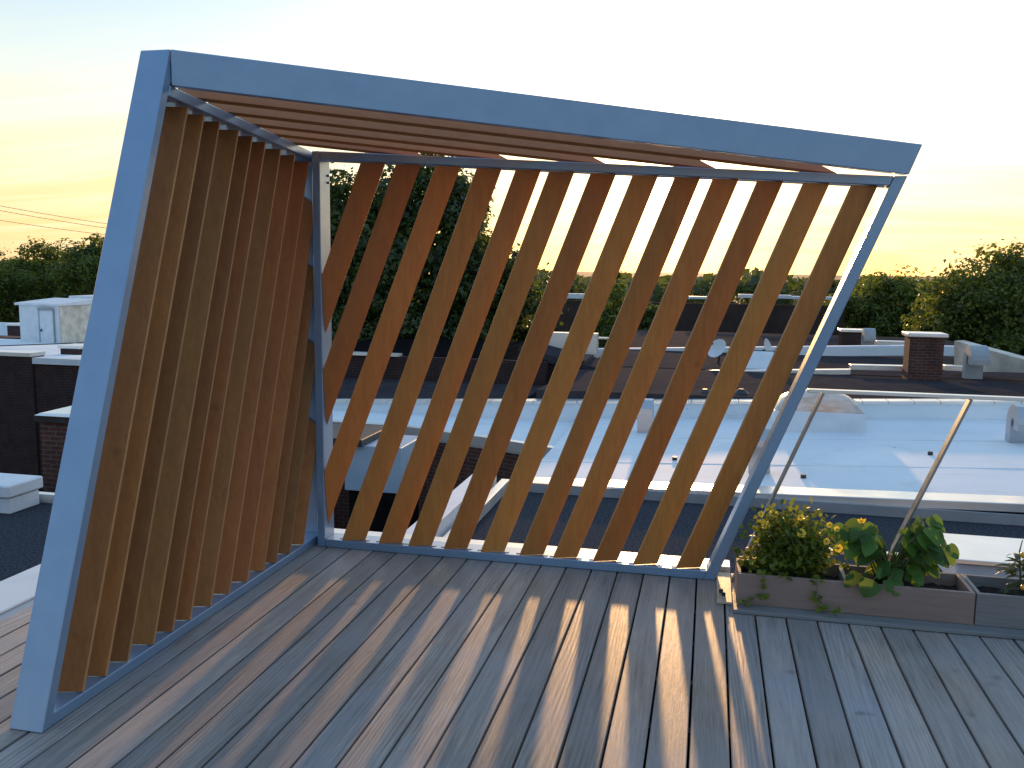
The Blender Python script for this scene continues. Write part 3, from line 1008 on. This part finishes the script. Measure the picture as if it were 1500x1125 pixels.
for (p, q) in ((a, b), (c, e), (g2, h2)):
    MB().hexa([(p.x, 23.44, p.z - 0.13), (q.x, 23.44, q.z - 0.13), (q.x, 23.72, q.z - 0.13), (p.x, 23.72, p.z - 0.13),
               (p.x, 23.44, p.z), (q.x, 23.44, q.z), (q.x, 23.72, q.z), (p.x, 23.72, p.z)]).build('coping', M['coping'], dh, bevel=0.01)
p, q = at(1398, 499, 24.6), at(1520, 532, 22.6)
p2, q2 = at(1398, 538, 24.6), at(1520, 540, 22.6)
MB().hexa([(p2.x, 24.6, p2.z - .1), (q2.x, 22.6, q2.z - .1), (q2.x + .3, 22.9, q2.z - .1), (p2.x + .3, 24.9, p2.z - .1), (p.x, 24.6, p.z), (q.x, 22.6, q.z), (q.x + .3, 22.9, q.z), (p.x + .3, 24.9, p.z)]).build('parapet', M['stucco'], dh)


def chimney(px0, px1, pyt, pyb, Y, parent, mat, dep=0.6):
    a, b = at(px0, pyt, Y), at(px1, pyb, Y)
    MB().box(a.x, b.x, Y, Y + dep, b.z - 0.3, a.z - 0.16).build('chimney', mat, parent)
    m = MB()
    m.box(a.x - 0.07, b.x + 0.07, Y - 0.07, Y + dep + 0.07, a.z - 0.158, a.z - 0.06)
    m.build('chimney_cap', M['coping'], parent, bevel=0.02)


chimney(1334, 1380, 484, 548, 22.6, dro, M['brick_red'])
v0 = at(1424, 552, 20.2)
hood(v0.x, 20.2, v0.z - 0.03, 0.60, 0.34, dro, M['flashing'])
for px in (1032, 1085):
    q = at(px, 590, 17.4)
    m = MB()
    m.tube([(q.x, 17.4, q.z - 0.1), (q.x, 17.4, q.z + 0.18)], 0.09, 10)
    m.tube([(q.x, 17.4, q.z + 0.18), (q.x, 17.4, q.z + 0.27)], [0.16, 0.05], 10)
    m.build('roof_vent', M['dark_metal'], dro)

# next dark roof with the pale blue band, second chimney
zE0, zE1 = at(1150, 538, 23.8).z, at(1150, 517, 29.5).z
eh = house('row_house', (4, 26.6, GZ), 'farther dark-roofed house edged by a long pale parapet band')
MB().box(-3.0, 17, 23.75, 29.5, GZ, -1.6).build('wall', M['brick'], eh)
ero = MB().hexa([(-3.0, 23.75, zE0 - 0.6), (17, 23.75, zE0 - 0.6), (17, 29.5, zE1 - 0.6), (-3.0, 29.5, zE1 - 0.6),
                 (-3.0, 23.75, zE0 - 0.12), (17, 23.75, zE0 - 0.12), (17, 29.5, zE1 - 0.05), (-3.0, 29.5, zE1 - 0.05)]).build('roof', M['asphalt'], eh)
a, b = at(862, 520, 29.5), at(1340, 517, 29.5)
t1, t2 = at(862, 511, 29.5), at(1340, 506, 29.5)
MB().hexa([(a.x, 29.51, a.z - 0.1), (b.x, 29.51, b.z - 0.1), (b.x, 29.8, b.z - 0.1), (a.x, 29.8, a.z - 0.1), (t1.x, 29.51, t1.z), (t2.x, 29.51, t2.z), (t2.x, 29.8, t2.z), (t1.x, 29.8, t1.z)]).build('parapet', M['white_roof'], eh, bevel=0.02)
a, b = at(1378, 517, 29.5), at(1410, 510, 29.5)
MB().box(a.x, b.x, 29.51, 29.8, a.z - 0.1, b.z + 0.05).build('parapet', M['white_roof'], eh, bevel=0.02)

fh = house('row_house', (3, 36, GZ), 'low distant house with a brown chimney and hooded vent before the trees')
zF = at(1150, 500, 35).z
MB().box(-3.5, 9.5, 30.0, 40, GZ, zF - 0.25).build('wall', M['brick'], fh)
fro = MB().box(-3.5, 9.5, 30.0, 40, zF - 0.248, zF - 0.05).build('roof', M['asphalt'], fh)
chimney(1234, 1264, 480, 505, 33, fro, M['mansard'], 0.7)
v0 = at(1270, 507, 32)
hood(v0.x, 32.0, v0.z, 0.50, 0.36, fro, M['flashing'])
for (x0, x1, py, Y) in ((862, 940, 497, 35), (985, 1240, 500, 36), (1283, 1330, 499, 34)):
    a, b = at(x0, py, Y), at(x1, py, Y)
    MB().box(a.x, b.x, Y, Y + 0.3, zF - 0.06, a.z).build('coping', M['coping'], fro, bevel=0.02)

# brown far building
bh = house('apartment_building', (0, 53, GZ), 'long brown building with a pale flat roof edge on the horizon behind the screen')
a, b = at(818, 440, 50), at(1238, 440, 50)
MB().box(a.x, b.x, 50, 50.5, GZ, a.z).build('wall', M['mansard'], bh)
MB().box(a.x, b.x, 50.51, 60, GZ, a.z - 0.5).build('roof', M['mansard'], bh)
for (x0, x1, y0_, y1_) in ((1000, 1060, 434, 439), (1082, 1160, 431, 438), (1160, 1238, 434, 440), (830, 862, 430, 438)):
    p, q = at(x0, y0_, 49.9), at(x1, y1_, 49.9)
    MB().box(p.x, q.x, 49.9, 50.6, q.z, p.z).build('roof_edge', M['white_paint'], bh, bevel=0.02)

# dark house seen left through the screen
lh = house('row_house', (-6, 23, GZ), 'dark brick house with a thin pale roof edge seen low through the left slats')
a, b = at(440, 517, 22), at(800, 519, 22)
MB().box(a.x, b.x, 22.0, 28, GZ, a.z).build('wall', M['brick'], lh)
MB().box(a.x + 0.02, b.x - 0.02, 22.21, 27.9, a.z + 0.002, a.z + 0.02).build('upper_roof', M['shadow_tar'], lh)
MB().box(a.x - 0.1, b.x - 3.9, 21.9, 22.2, a.z + 0.002, a.z + 0.07).build('coping', M['coping'], lh)
MB().box(a.x, b.x, 16.7, 21.95, GZ, at(600, 572, 20).z - 0.12).build('lower_wall', M['brick'], lh)
MB().box(a.x, b.x, 16.7, 21.95, at(600, 572, 20).z - 0.118, at(600, 572, 20).z).build('roof', M['asphalt'], lh)
# small gabled bulkhead and stacked copings near the light well
gb = house('roof_bulkhead', (-2.5, 26, GZ), 'small dark gabled bulkhead with sunlit edges behind the middle slats')
p = at(845, 528, 22.4)
MB().slab([(p.x - 1.4, 22.4), (p.x + 0.2, 22.4), (p.x + 0.2, 24.2), (p.x - 1.4, 24.2)], GZ, p.z - 0.001).build('wall', M['brick'], gb)
MB().hexa([(p.x - 1.5, 22.3, p.z + 0.002), (p.x + 0.7, 22.3, p.z - 0.25), (p.x + 0.7, 24.3, p.z - 0.25), (p.x - 1.5, 24.3, p.z + 0.002), (p.x - 1.5, 22.3, p.z + 0.30), (p.x + 0.7, 22.3, p.z - 0.20), (p.x + 0.7, 24.3, p.z - 0.20), (p.x - 1.5, 24.3, p.z + 0.30)]).build('roof', M['asphalt'], gb)
MB().box(p.x - 1.6, p.x + 0.25, 24.4, 24.8, p.z - 1, p.z + 0.55).build('parapet', M['coping'], gb)

# white metal bulkhead down in the light well
bx = thing('roof_shed', (-4.3, 11.4, GZ), 'pale blue-white metal shed with a dark flat top low behind the left slats', 'shed')
MB().box(-4.74, -3.93, 11.0, 11.9, -1.33, -0.70).build('wall', M['shed_paint'], bx, bevel=0.01)
MB().box(-4.70, -3.97, 11.05, 11.85, -4.0, -1.331).build('stand', M['shadow_tar'], bx)  # near-black colour stands in for the shadow beneath the shed
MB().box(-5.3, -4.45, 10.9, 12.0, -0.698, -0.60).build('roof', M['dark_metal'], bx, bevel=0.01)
MB().box(-5.39, -2.72, 5.2, 12.5, GZ, -3.0).build('lower_roof', M['shadow_tar'], bx)  # shadow at the bottom of the well painted into this roof

# gravel-roofed house to the left, with its box skylight
lf = house('row_house', (-11, 5, GZ), 'house at the left with a black gravel roof and a flat white skylight box')
MB().box(-24, -5.4, -8, 8.45, GZ, -1.1).build('wall', M['brick'], lf)
lro = MB().box(-24, -5.4, -8, 8.45, -1.098, -1.0).build('roof', M['gravel'], lf)
MB().box(-24, -5.42, 8.36, 8.45, -0.998, -0.90).build('flashing', M['coping'], lf)
MB().box(-8.6, -7.22, 7.86, 8.30, -0.998, -0.83).build('skylight_curb', M['white_paint'], lro, bevel=0.01)
MB().box(-8.64, -7.19, 7.82, 8.34, -0.815, -0.68).build('skylight_lid', M['white_paint'], lro, bevel=0.015)

# brick houses stepping back on the left
nb = house('row_house', (-9, 11.6, GZ), 'brick house end with a snow-white sloping cap just left of the pavilion post')
MB().box(-9.5, -6.2, 11.0, 13.5, GZ, -0.62).build('wall', M['brick_red'], nb)
MB().box(-9.55, -6.1, 10.94, 13.6, -0.618, -0.52).build('eave', M['dark_metal'], nb)
MB().hexa([(-9.5, 10.9, -0.518), (-6.2, 10.9, -0.518), (-6.2, 13.5, -0.518), (-9.5, 13.5, -0.518), (-9.45, 10.95, -0.49), (-6.3, 10.95, -0.40), (-6.3, 13.4, -0.36), (-9.45, 13.4, -0.45)]).build('cap', M['coping'], nb)
hz = at(96, 588, 14)
fb_ = house('row_house', (-20, 22, GZ), 'long dark brick house with a white roof, chimneys and stair bulkhead at the left')
za, zb = at(44, 517, 20).z, at(60, 530, 20).z
MB().box(-30, -17.4, 20.0, 20.45, GZ, za - 0.1).build('wall', M['brick'], fb_)
MB().box(-30, -17.4, 19.94, 20.5, za - 0.098, za).build('coping', M['coping'], fb_)
MB().box(-17.39, -9.6, 20.05, 20.5, GZ, zb - 0.06).build('wall', M['brick'], fb_)
MB().box(-17.38, -9.6, 19.98, 20.5, zb - 0.058, zb + 0.10).build('coping', M['white_paint'], fb_)
wzr = -1.95
zr = at(80, 519, 32).z + 0.02
fr2 = MB().hexa([(-45, 20.52, zb - 0.4), (-9.6, 20.52, zb - 0.4), (-9.6, 44, zr - 0.45), (-45, 44, zr - 0.45), (-45, 20.52, zb - 0.10), (-9.6, 20.52, zb - 0.10), (-9.6, 44, zr - 0.2), (-45, 44, zr - 0.2)]).build('roof', M['white_roof'], fb_)
MB().box(-45, -9.6, 20.6, 44, GZ, min(zr, zb) - 0.6).build('wall', M['brick'], fb_)
ph = MB()
pw = at(27, 437, 32)
pc = at(85, 446, 32)
X0, X1, Y0, Y1 = pw.x, pc.x, 32.0, 34.1
zt1 = pc.z - 0.06
MB().box(X0, X1, Y0, Y1, zr - 0.3, zt1).build('stair_bulkhead', M['white_paint'], fb_)
MB().box(X1 + 0.002, X1 + 0.03, Y0 + 0.05, Y1 - 0.02, zr + 0.15, zt1 - 0.03).build('bulkhead_side', M['stucco'], fb_)
MB().hexa([(X0 - .12, Y0 - .12, zt1 + .002), (X1 + .12, Y0 - .12, zt1 + .002), (X1 + .12, Y1 + .12, zt1 + .002), (X0 - .12, Y1 + .12, zt1 + .002),
           (X0 - .12, Y0 - .12, zt1 + .10), (X1 + .12, Y0 - .12, zt1 + .08), (X1 + .12, Y1 + .12, zt1 + .22), (X0 - .12, Y1 + .12, zt1 + .24)]).build('bulkhead_roof', M['white_paint'], fb_, bevel=0.01)
d0, d1 = at(57, 455, 31.95), at(80, 513, 31.95)
dr = MB().box(d0.x, d1.x, Y0 - 0.04, Y0 - 0.003, d1.z, d0.z).build('bulkhead_door', M['white_paint'], fb_, bevel=0.008)
MB().box(d0.x - 0.07, d0.x - 0.005, Y0 - 0.03, Y0 - 0.003, d1.z, d0.z + 0.03).build('door_jamb', M['flashing'], dr)
MB().box(d1.x + 0.005, d1.x + 0.05, Y0 - 0.075, Y0 - 0.003, d1.z, d0.z + 0.05).build('door_jamb', M['flashing'], dr)
MB().box(d0.x - 0.07, d1.x + 0.05, Y0 - 0.09, Y0 - 0.003, d0.z + 0.051, d0.z + 0.11).build('door_head', M['flashing'], dr)
MB().box(d0.x + 0.05, d0.x + 0.10, Y0 - 0.09, Y0 - 0.041, (d0.z + d1.z) / 2 - 0.05, (d0.z + d1.z) / 2 + 0.05).build('handle', M['dark_metal'], dr)
p = at(134, 434, 38)
MB().box(p.x - 1.3, p.x + 3.0, 38, 41, zr - 0.4, p.z).build('bulkhead_far', M['white_paint'], fb_, bevel=0.02)
for (px0, px1, pyt, pyb, Y) in ((88, 117, 503, 522, 24.6), (10, 29, 472, 489, 36)):
    chimney(px0, px1, pyt, pyb, Y, fr2, M['brick'], 0.7)
a, b = at(-30, 472, 37), at(26, 472, 37)
MB().box(a.x, b.x, 37, 37.4, zr - 0.4, a.z).build('parapet', M['white_paint'], fb_)
a, b = at(-30, 494, 34), at(24, 494, 34)
MB().box(a.x, b.x, 34.2, 35.2, zr - 0.4, a.z).build('low_wall', M['brick'], fb_)
# pipe handrail on that roof
cp1, cp2 = at(-10, 507, 27), at(128, 502, 27)
m = MB()
m.tube([cp1, cp2], 0.02, 6)
tag(m.build('cable', M['dark_metal'], loc=cp1), 'thin dark cable strung low across the white roof at the left', 'cable')

# satellite dishes and a small mast on the dark roofs
def dish(px, py, Y, face, label):
    c = at(px, py, Y)
    t = thing('satellite_dish', (c.x, Y, c.z - 0.6), label, 'satellite dish', 'satellite dishes on the dark roofs')
    fdir = Vector(face).normalized()
    m = MB()
    u = fdir.orthogonal().normalized()
    w = fdir.cross(u)
    rings = []
    for i in range(5):
        rr = 0.30 * i / 4
        b = len(m.v)
        for k in range(16):
            th = 2 * math.pi * k / 16
            m.v.append(c + (u * math.cos(th) + w * math.sin(th)) * max(rr, 0.005) + fdir * (0.9 * rr * rr))
        rings.append(b)
    for b0_, b1_ in zip(rings, rings[1:]):
        for k in range(16):
            k2 = (k + 1) % 16
            m.f.append((b0_ + k, b0_ + k2, b1_ + k2, b1_ + k))
    m.build('dish', M['white_paint'], t, recalc=False, smooth=True)
    m = MB()
    m.tube([c - fdir * 0.02, c - fdir * 0.1, Vector((c.x, Y + 0.05, c.z - 0.62))], 0.03, 8)
    m.build('mast', M['dark_metal'], t)
    m = MB()
    m.tube([c - w * 0.28 + fdir * 0.08, c + fdir * 0.34], 0.014, 6)
    m.tube([c + fdir * 0.32, c + fdir * 0.42], 0.04, 8)
    m.build('arm', M['dark_metal'], t)


dish(1052, 512, 25.5, (-0.5, -0.6, 0.5), 'satellite dish turned up to the left behind the second screen slat from the right')
dish(1122, 512, 25.2, (0.8, -0.3, 0.3), 'satellite dish seen nearly edge-on beside the leaning sunlit post')
sk = at(1112, 540, 24.4)
ts = thing('roof_window', (sk.x, 24.4, sk.z - 0.2), 'small sunlit tilted roof window below the edge-on satellite dish', 'skylight')
MB().hexa([(sk.x - 0.45, 24.2, sk.z - 0.1), (sk.x + 0.45, 24.2, sk.z - 0.1), (sk.x + 0.45, 24.9, sk.z - 0.1), (sk.x - 0.45, 24.9, sk.z - 0.1),
           (sk.x - 0.45, 24.2, sk.z - 0.02), (sk.x + 0.45, 24.2, sk.z - 0.02), (sk.x + 0.45, 24.9, sk.z + 0.45), (sk.x - 0.45, 24.9, sk.z + 0.45)]).build('frame', M['dark_metal'], ts)
MB().hexa([(sk.x - 0.38, 24.22, sk.z - 0.01), (sk.x + 0.38, 24.22, sk.z - 0.01), (sk.x + 0.38, 24.84, sk.z + 0.41), (sk.x - 0.38, 24.84, sk.z + 0.41),
           (sk.x - 0.38, 24.21, sk.z + 0.01), (sk.x + 0.38, 24.21, sk.z + 0.01), (sk.x + 0.38, 24.83, sk.z + 0.43), (sk.x - 0.38, 24.83, sk.z + 0.43)]).build('pane', M['white_paint'], ts)

# overhead wires at the left
for i, (pa, pb, lab) in enumerate((((-60, 290), (330, 349), 'uppermost of the three overhead wires crossing the sky at the left'),
                                   ((-60, 297), (330, 355), 'middle one of the three overhead wires crossing the sky at the left'),
                                   ((-60, 313), (330, 360), 'lowest of the three overhead wires crossing the sky at the left'))):
    a, b = at(pa[0], pa[1], 40), at(pb[0], pb[1], 52)
    m = MB()
    m.tube([a.lerp(b, t / 12) - Vector((0, 0, 0.8 * (t / 12) * (1 - t / 12))) for t in range(13)], 0.014, 5)
    tag(m.build('overhead_wire', M['dark_metal'], loc=a), lab, 'wire', 'overhead wires')

# ------------------------------------------------------------------ trees
def tree(name, c, e, n, size, mat, label, seed, clumps=60, group=None, core=0.55):
    """crown centred at c with half-axes e: leaf clumps over an ellipsoid, trunk and limbs below"""
    rg = random.Random(seed)
    c = Vector(c)
    t = thing(name, (c.x, c.y, GZ), label, 'tree', group)
    tb = MB()
    zb = c.z - e[2] * 0.35
    r0 = max(0.18, e[0] * 0.06)
    tb.tube([(c.x, c.y, GZ), (c.x + 0.1, c.y, (GZ + zb) / 2), (c.x, c.y, zb), (c.x, c.y, c.z + e[2] * 0.45)], [r0 * 1.4, r0, r0 * 0.75, r0 * 0.15], 10)
    cl_ = []
    for i in range(clumps):
        v = rv(rg).normalized() * rg.uniform(core, 1.0) ** 0.5
        if v.z < -0.75:
            v.z *= 0.6
        lump = 0.86 + 0.22 * math.sin(v.x * 5.1 + seed) * math.cos(v.y * 4.3 - v.z * 3.7 + seed * 2)
        p = c + Vector((v.x * e[0], v.y * e[1], v.z * e[2])) * lump
        cl_.append((p, min(e) * rg.uniform(0.14, 0.36), v))
        if i % 3 == 0 and v.z > -0.2:        # sprays that break the outline
            cl_.append((p + Vector((v.x * e[0], v.y * e[1], v.z * e[2] + 0.2 * e[2])) * rg.uniform(0.03, 0.10), min(e) * rg.uniform(0.10, 0.17), v))
    for (p, rr, v) in cl_[::max(1, clumps // 14)]:
        s0 = Vector((c.x, c.y, c.z + (p.z - c.z) * 0.25 - e[2] * 0.25))
        tb.tube([s0, s0.lerp(p, 0.5) + Vector((0, 0, e[2] * 0.06)), p], [r0 * 0.4, r0 * 0.22, r0 * 0.05], 6)
    tb.build('trunk', M['bark'], t, recalc=False, smooth=True)
    m = MB()
    V, Fc = m.v, m.f
    per = n // clumps
    for (p, rr, v) in cl_:
        k_ = int(per * rg.uniform(0.7, 1.3) * min(1.0, rr / (0.2 * min(e))))
        for i in range(k_):
            q = rv(rg)
            q = q.normalized() * (q.length ** 0.4)
            pos = p + Vector((q.x * rr * 1.15, q.y * rr * 1.15, q.z * rr * 0.85))
            if rg.random() < 0.10:           # stray twigs outside the clump
                pos = pos + (q + v * 0.4) * rr * 0.35
            nn = (q * 0.8 + Vector((0, 0, 0.5)) + rv(rg) * 0.9).normalized()
            u = nn.orthogonal().normalized()
            w = nn.cross(u)
            a = rg.uniform(0, 6.28)
            u, w = u * math.cos(a) + w * math.sin(a), w * math.cos(a) - u * math.sin(a)
            s_ = size * rg.uniform(0.5, 1.45)
            b = len(V)
            V += [pos - u * s_ * 0.5, pos + w * s_ * 0.32 - u * s_ * 0.05, pos + u * s_ * 0.5, pos - w * s_ * 0.32 - u * s_ * 0.05]
            Fc.append((b, b + 1, b + 2, b + 3))
    for i in range(n // 8):                 # shaded inner foliage
        q = rv(rg)
        q = q.normalized() * (q.length ** 0.5) * 0.80
        lump = 0.86 + 0.22 * math.sin(q.x * 5.1 + seed) * math.cos(q.y * 4.3 - q.z * 3.7 + seed * 2)
        pos = c + Vector((q.x * e[0], q.y * e[1], q.z * e[2])) * lump
        u = rv(rg).normalized()
        w = u.orthogonal().normalized()
        s_ = size * rg.uniform(1.2, 2.4)
        b = len(V)
        V += [pos - u * s_ * 0.5, pos + w * s_ * 0.4, pos + u * s_ * 0.5, pos - w * s_ * 0.4]
        Fc.append((b, b + 1, b + 2, b + 3))
    m.build('crown', mat, t, recalc=False)
    return t


TG = 'trees beyond the roofs'
pt = at(588, 222, 31)
tree('broadleaf_tree', (pt.x, 31, pt.z - 4.4), (4.5, 3.4, 4.9), 64000, 0.17, M['leaf_dark'], 'tallest dark tree filling the view behind the left screen slats', 3, 120, TG)
pt = at(752, 352, 33)
tree('broadleaf_tree', (pt.x - 0.5, 33, pt.z - 2.9), (1.5, 1.6, 3.0), 11000, 0.16, M['leaf_dark'], 'narrower tree at the right flank of the tallest dark tree', 5, 50, TG)
p = at(905, 412, 46)
tree('broadleaf_tree', (p.x, 46, p.z - 3.2), (1.6, 1.6, 3.2), 5000, 0.20, M['leaf_mid'], 'dark pointed tree before the brown building behind the middle slats', 8, 40, TG)
p = at(955, 428, 46)
tree('broadleaf_tree', (p.x, 47, p.z - 3.0), (1.4, 1.5, 3.0), 4000, 0.20, M['leaf_mid'], 'slightly lower dark tree right of the pointed one behind the screen', 9, 36, TG)
p = at(850, 404, 66)
tree('broadleaf_tree', (p.x, 66, p.z - 3.2), (2.2, 2, 3.2), 4500, 0.26, M['leaf_far'], 'hazy round tree above the brown building behind the sixth slat gap', 12, 36, TG)
p = at(795, 408, 60)
tree('broadleaf_tree', (p.x, 60, p.z - 3.6), (2.4, 2, 3.6), 5000, 0.25, M['leaf_mid'], 'tree just right of the tallest dark tree with sky beside it', 13, 40, TG)
# right-hand trees
for i, (px, py, Y, ex, ez, mat, sz, n, lab) in enumerate((
        (1470, 362, 44, 3.4, 4.4, 'leaf_mid', 0.18, 30000, 'large tree at the right edge, the tallest of the right group'),
        (1400, 398, 47, 2.1, 3.2, 'leaf_mid', 0.18, 15000, 'rounded tree under the left shoulder of the large right-hand tree'),
        (1332, 396, 62, 3.4, 3.6, 'leaf_mid', 0.22, 15000, 'hazy tree above the large brick chimney at the right'),
        (1262, 412, 64, 3.0, 3.4, 'leaf_mid', 0.22, 14000, 'golden-edged hazy tree touching the leaning sunlit post'),
        (1540, 372, 46, 3.0, 4.2, 'leaf_mid', 0.18, 11000, 'tree cut off by the right edge of the view'),
        (1200, 412, 80, 3.0, 2.6, 'leaf_far', 0.32, 4000, 'small far tree above the pale roof edge left of the leaning post'))):
    p = at(px, py, Y)
    tree('broadleaf_tree', (p.x, Y, p.z - ez * 0.97), (ex, ex * 0.85, ez), n, sz, M[mat], lab, 21 + i, max(36, n // 160), TG)
# left-hand trees
for i, (px, py, Y, ex, ez, n, lab) in enumerate((
        (-20, 372, 50, 4.0, 3.4, 8000, 'dark rounded tree at the far left edge'),
        (70, 358, 54, 3.6, 3.6, 11000, 'leafy tree behind the white stair bulkhead at the left'),
        (140, 344, 52, 3.4, 4.0, 11000, 'tree with ragged twigs against the sky left of the front post'),
        (215, 352, 53, 3.4, 3.8, 6000, 'tree mostly hidden behind the front post'))):
    p = at(px, py, Y)
    tree('broadleaf_tree', (p.x, p.y, p.z - ez * 0.97), (ex, ex * 0.85, ez), int(n * 1.7), 0.20, M['leaf_mid'], lab, 41 + i, 80, TG)
# far wood on the horizon: one mass
rg = random.Random(77)
fw = MB()
for i in range(9000):
    a = rg.uniform(-0.95, 0.65)
    dist = rg.uniform(170, 230)
    hump = 0.6 + 0.4 * math.sin(a * 37) * math.sin(a * 13 + 1)
    x, y = math.sin(a) * dist, math.cos(a) * dist
    zc_ = GZ + (rg.random() ** 0.6) * (8.6 + 3.2 * hump)
    nn = rv(rg)
    u = nn.orthogonal().normalized()
    w = nn.normalized().cross(u)
    s_ = rg.uniform(0.7, 1.9)
    pos = Vector((x, y, zc_))
    b = len(fw.v)
    fw.v += [pos - u * s_, pos + w * s_ * 0.7, pos + u * s_, pos - w * s_ * 0.7]
    fw.f.append((b, b + 1, b + 2, b + 3))
tag(fw.build('far_wood', M['leaf_far'], recalc=False), 'far line of hazy trees along the horizon', 'wood', kind='stuff')

# ------------------------------------------------------------------ render settings
S.view_settings.view_transform = 'Standard'
S.view_settings.look = 'None'
S.view_settings.exposure = 0
S.render.engine = 'CYCLES'
S.cycles.use_denoising = True
S.cycles.max_bounces = 8
S.cycles.transparent_max_bounces = 8
S.cycles.sample_clamp_indirect = 6
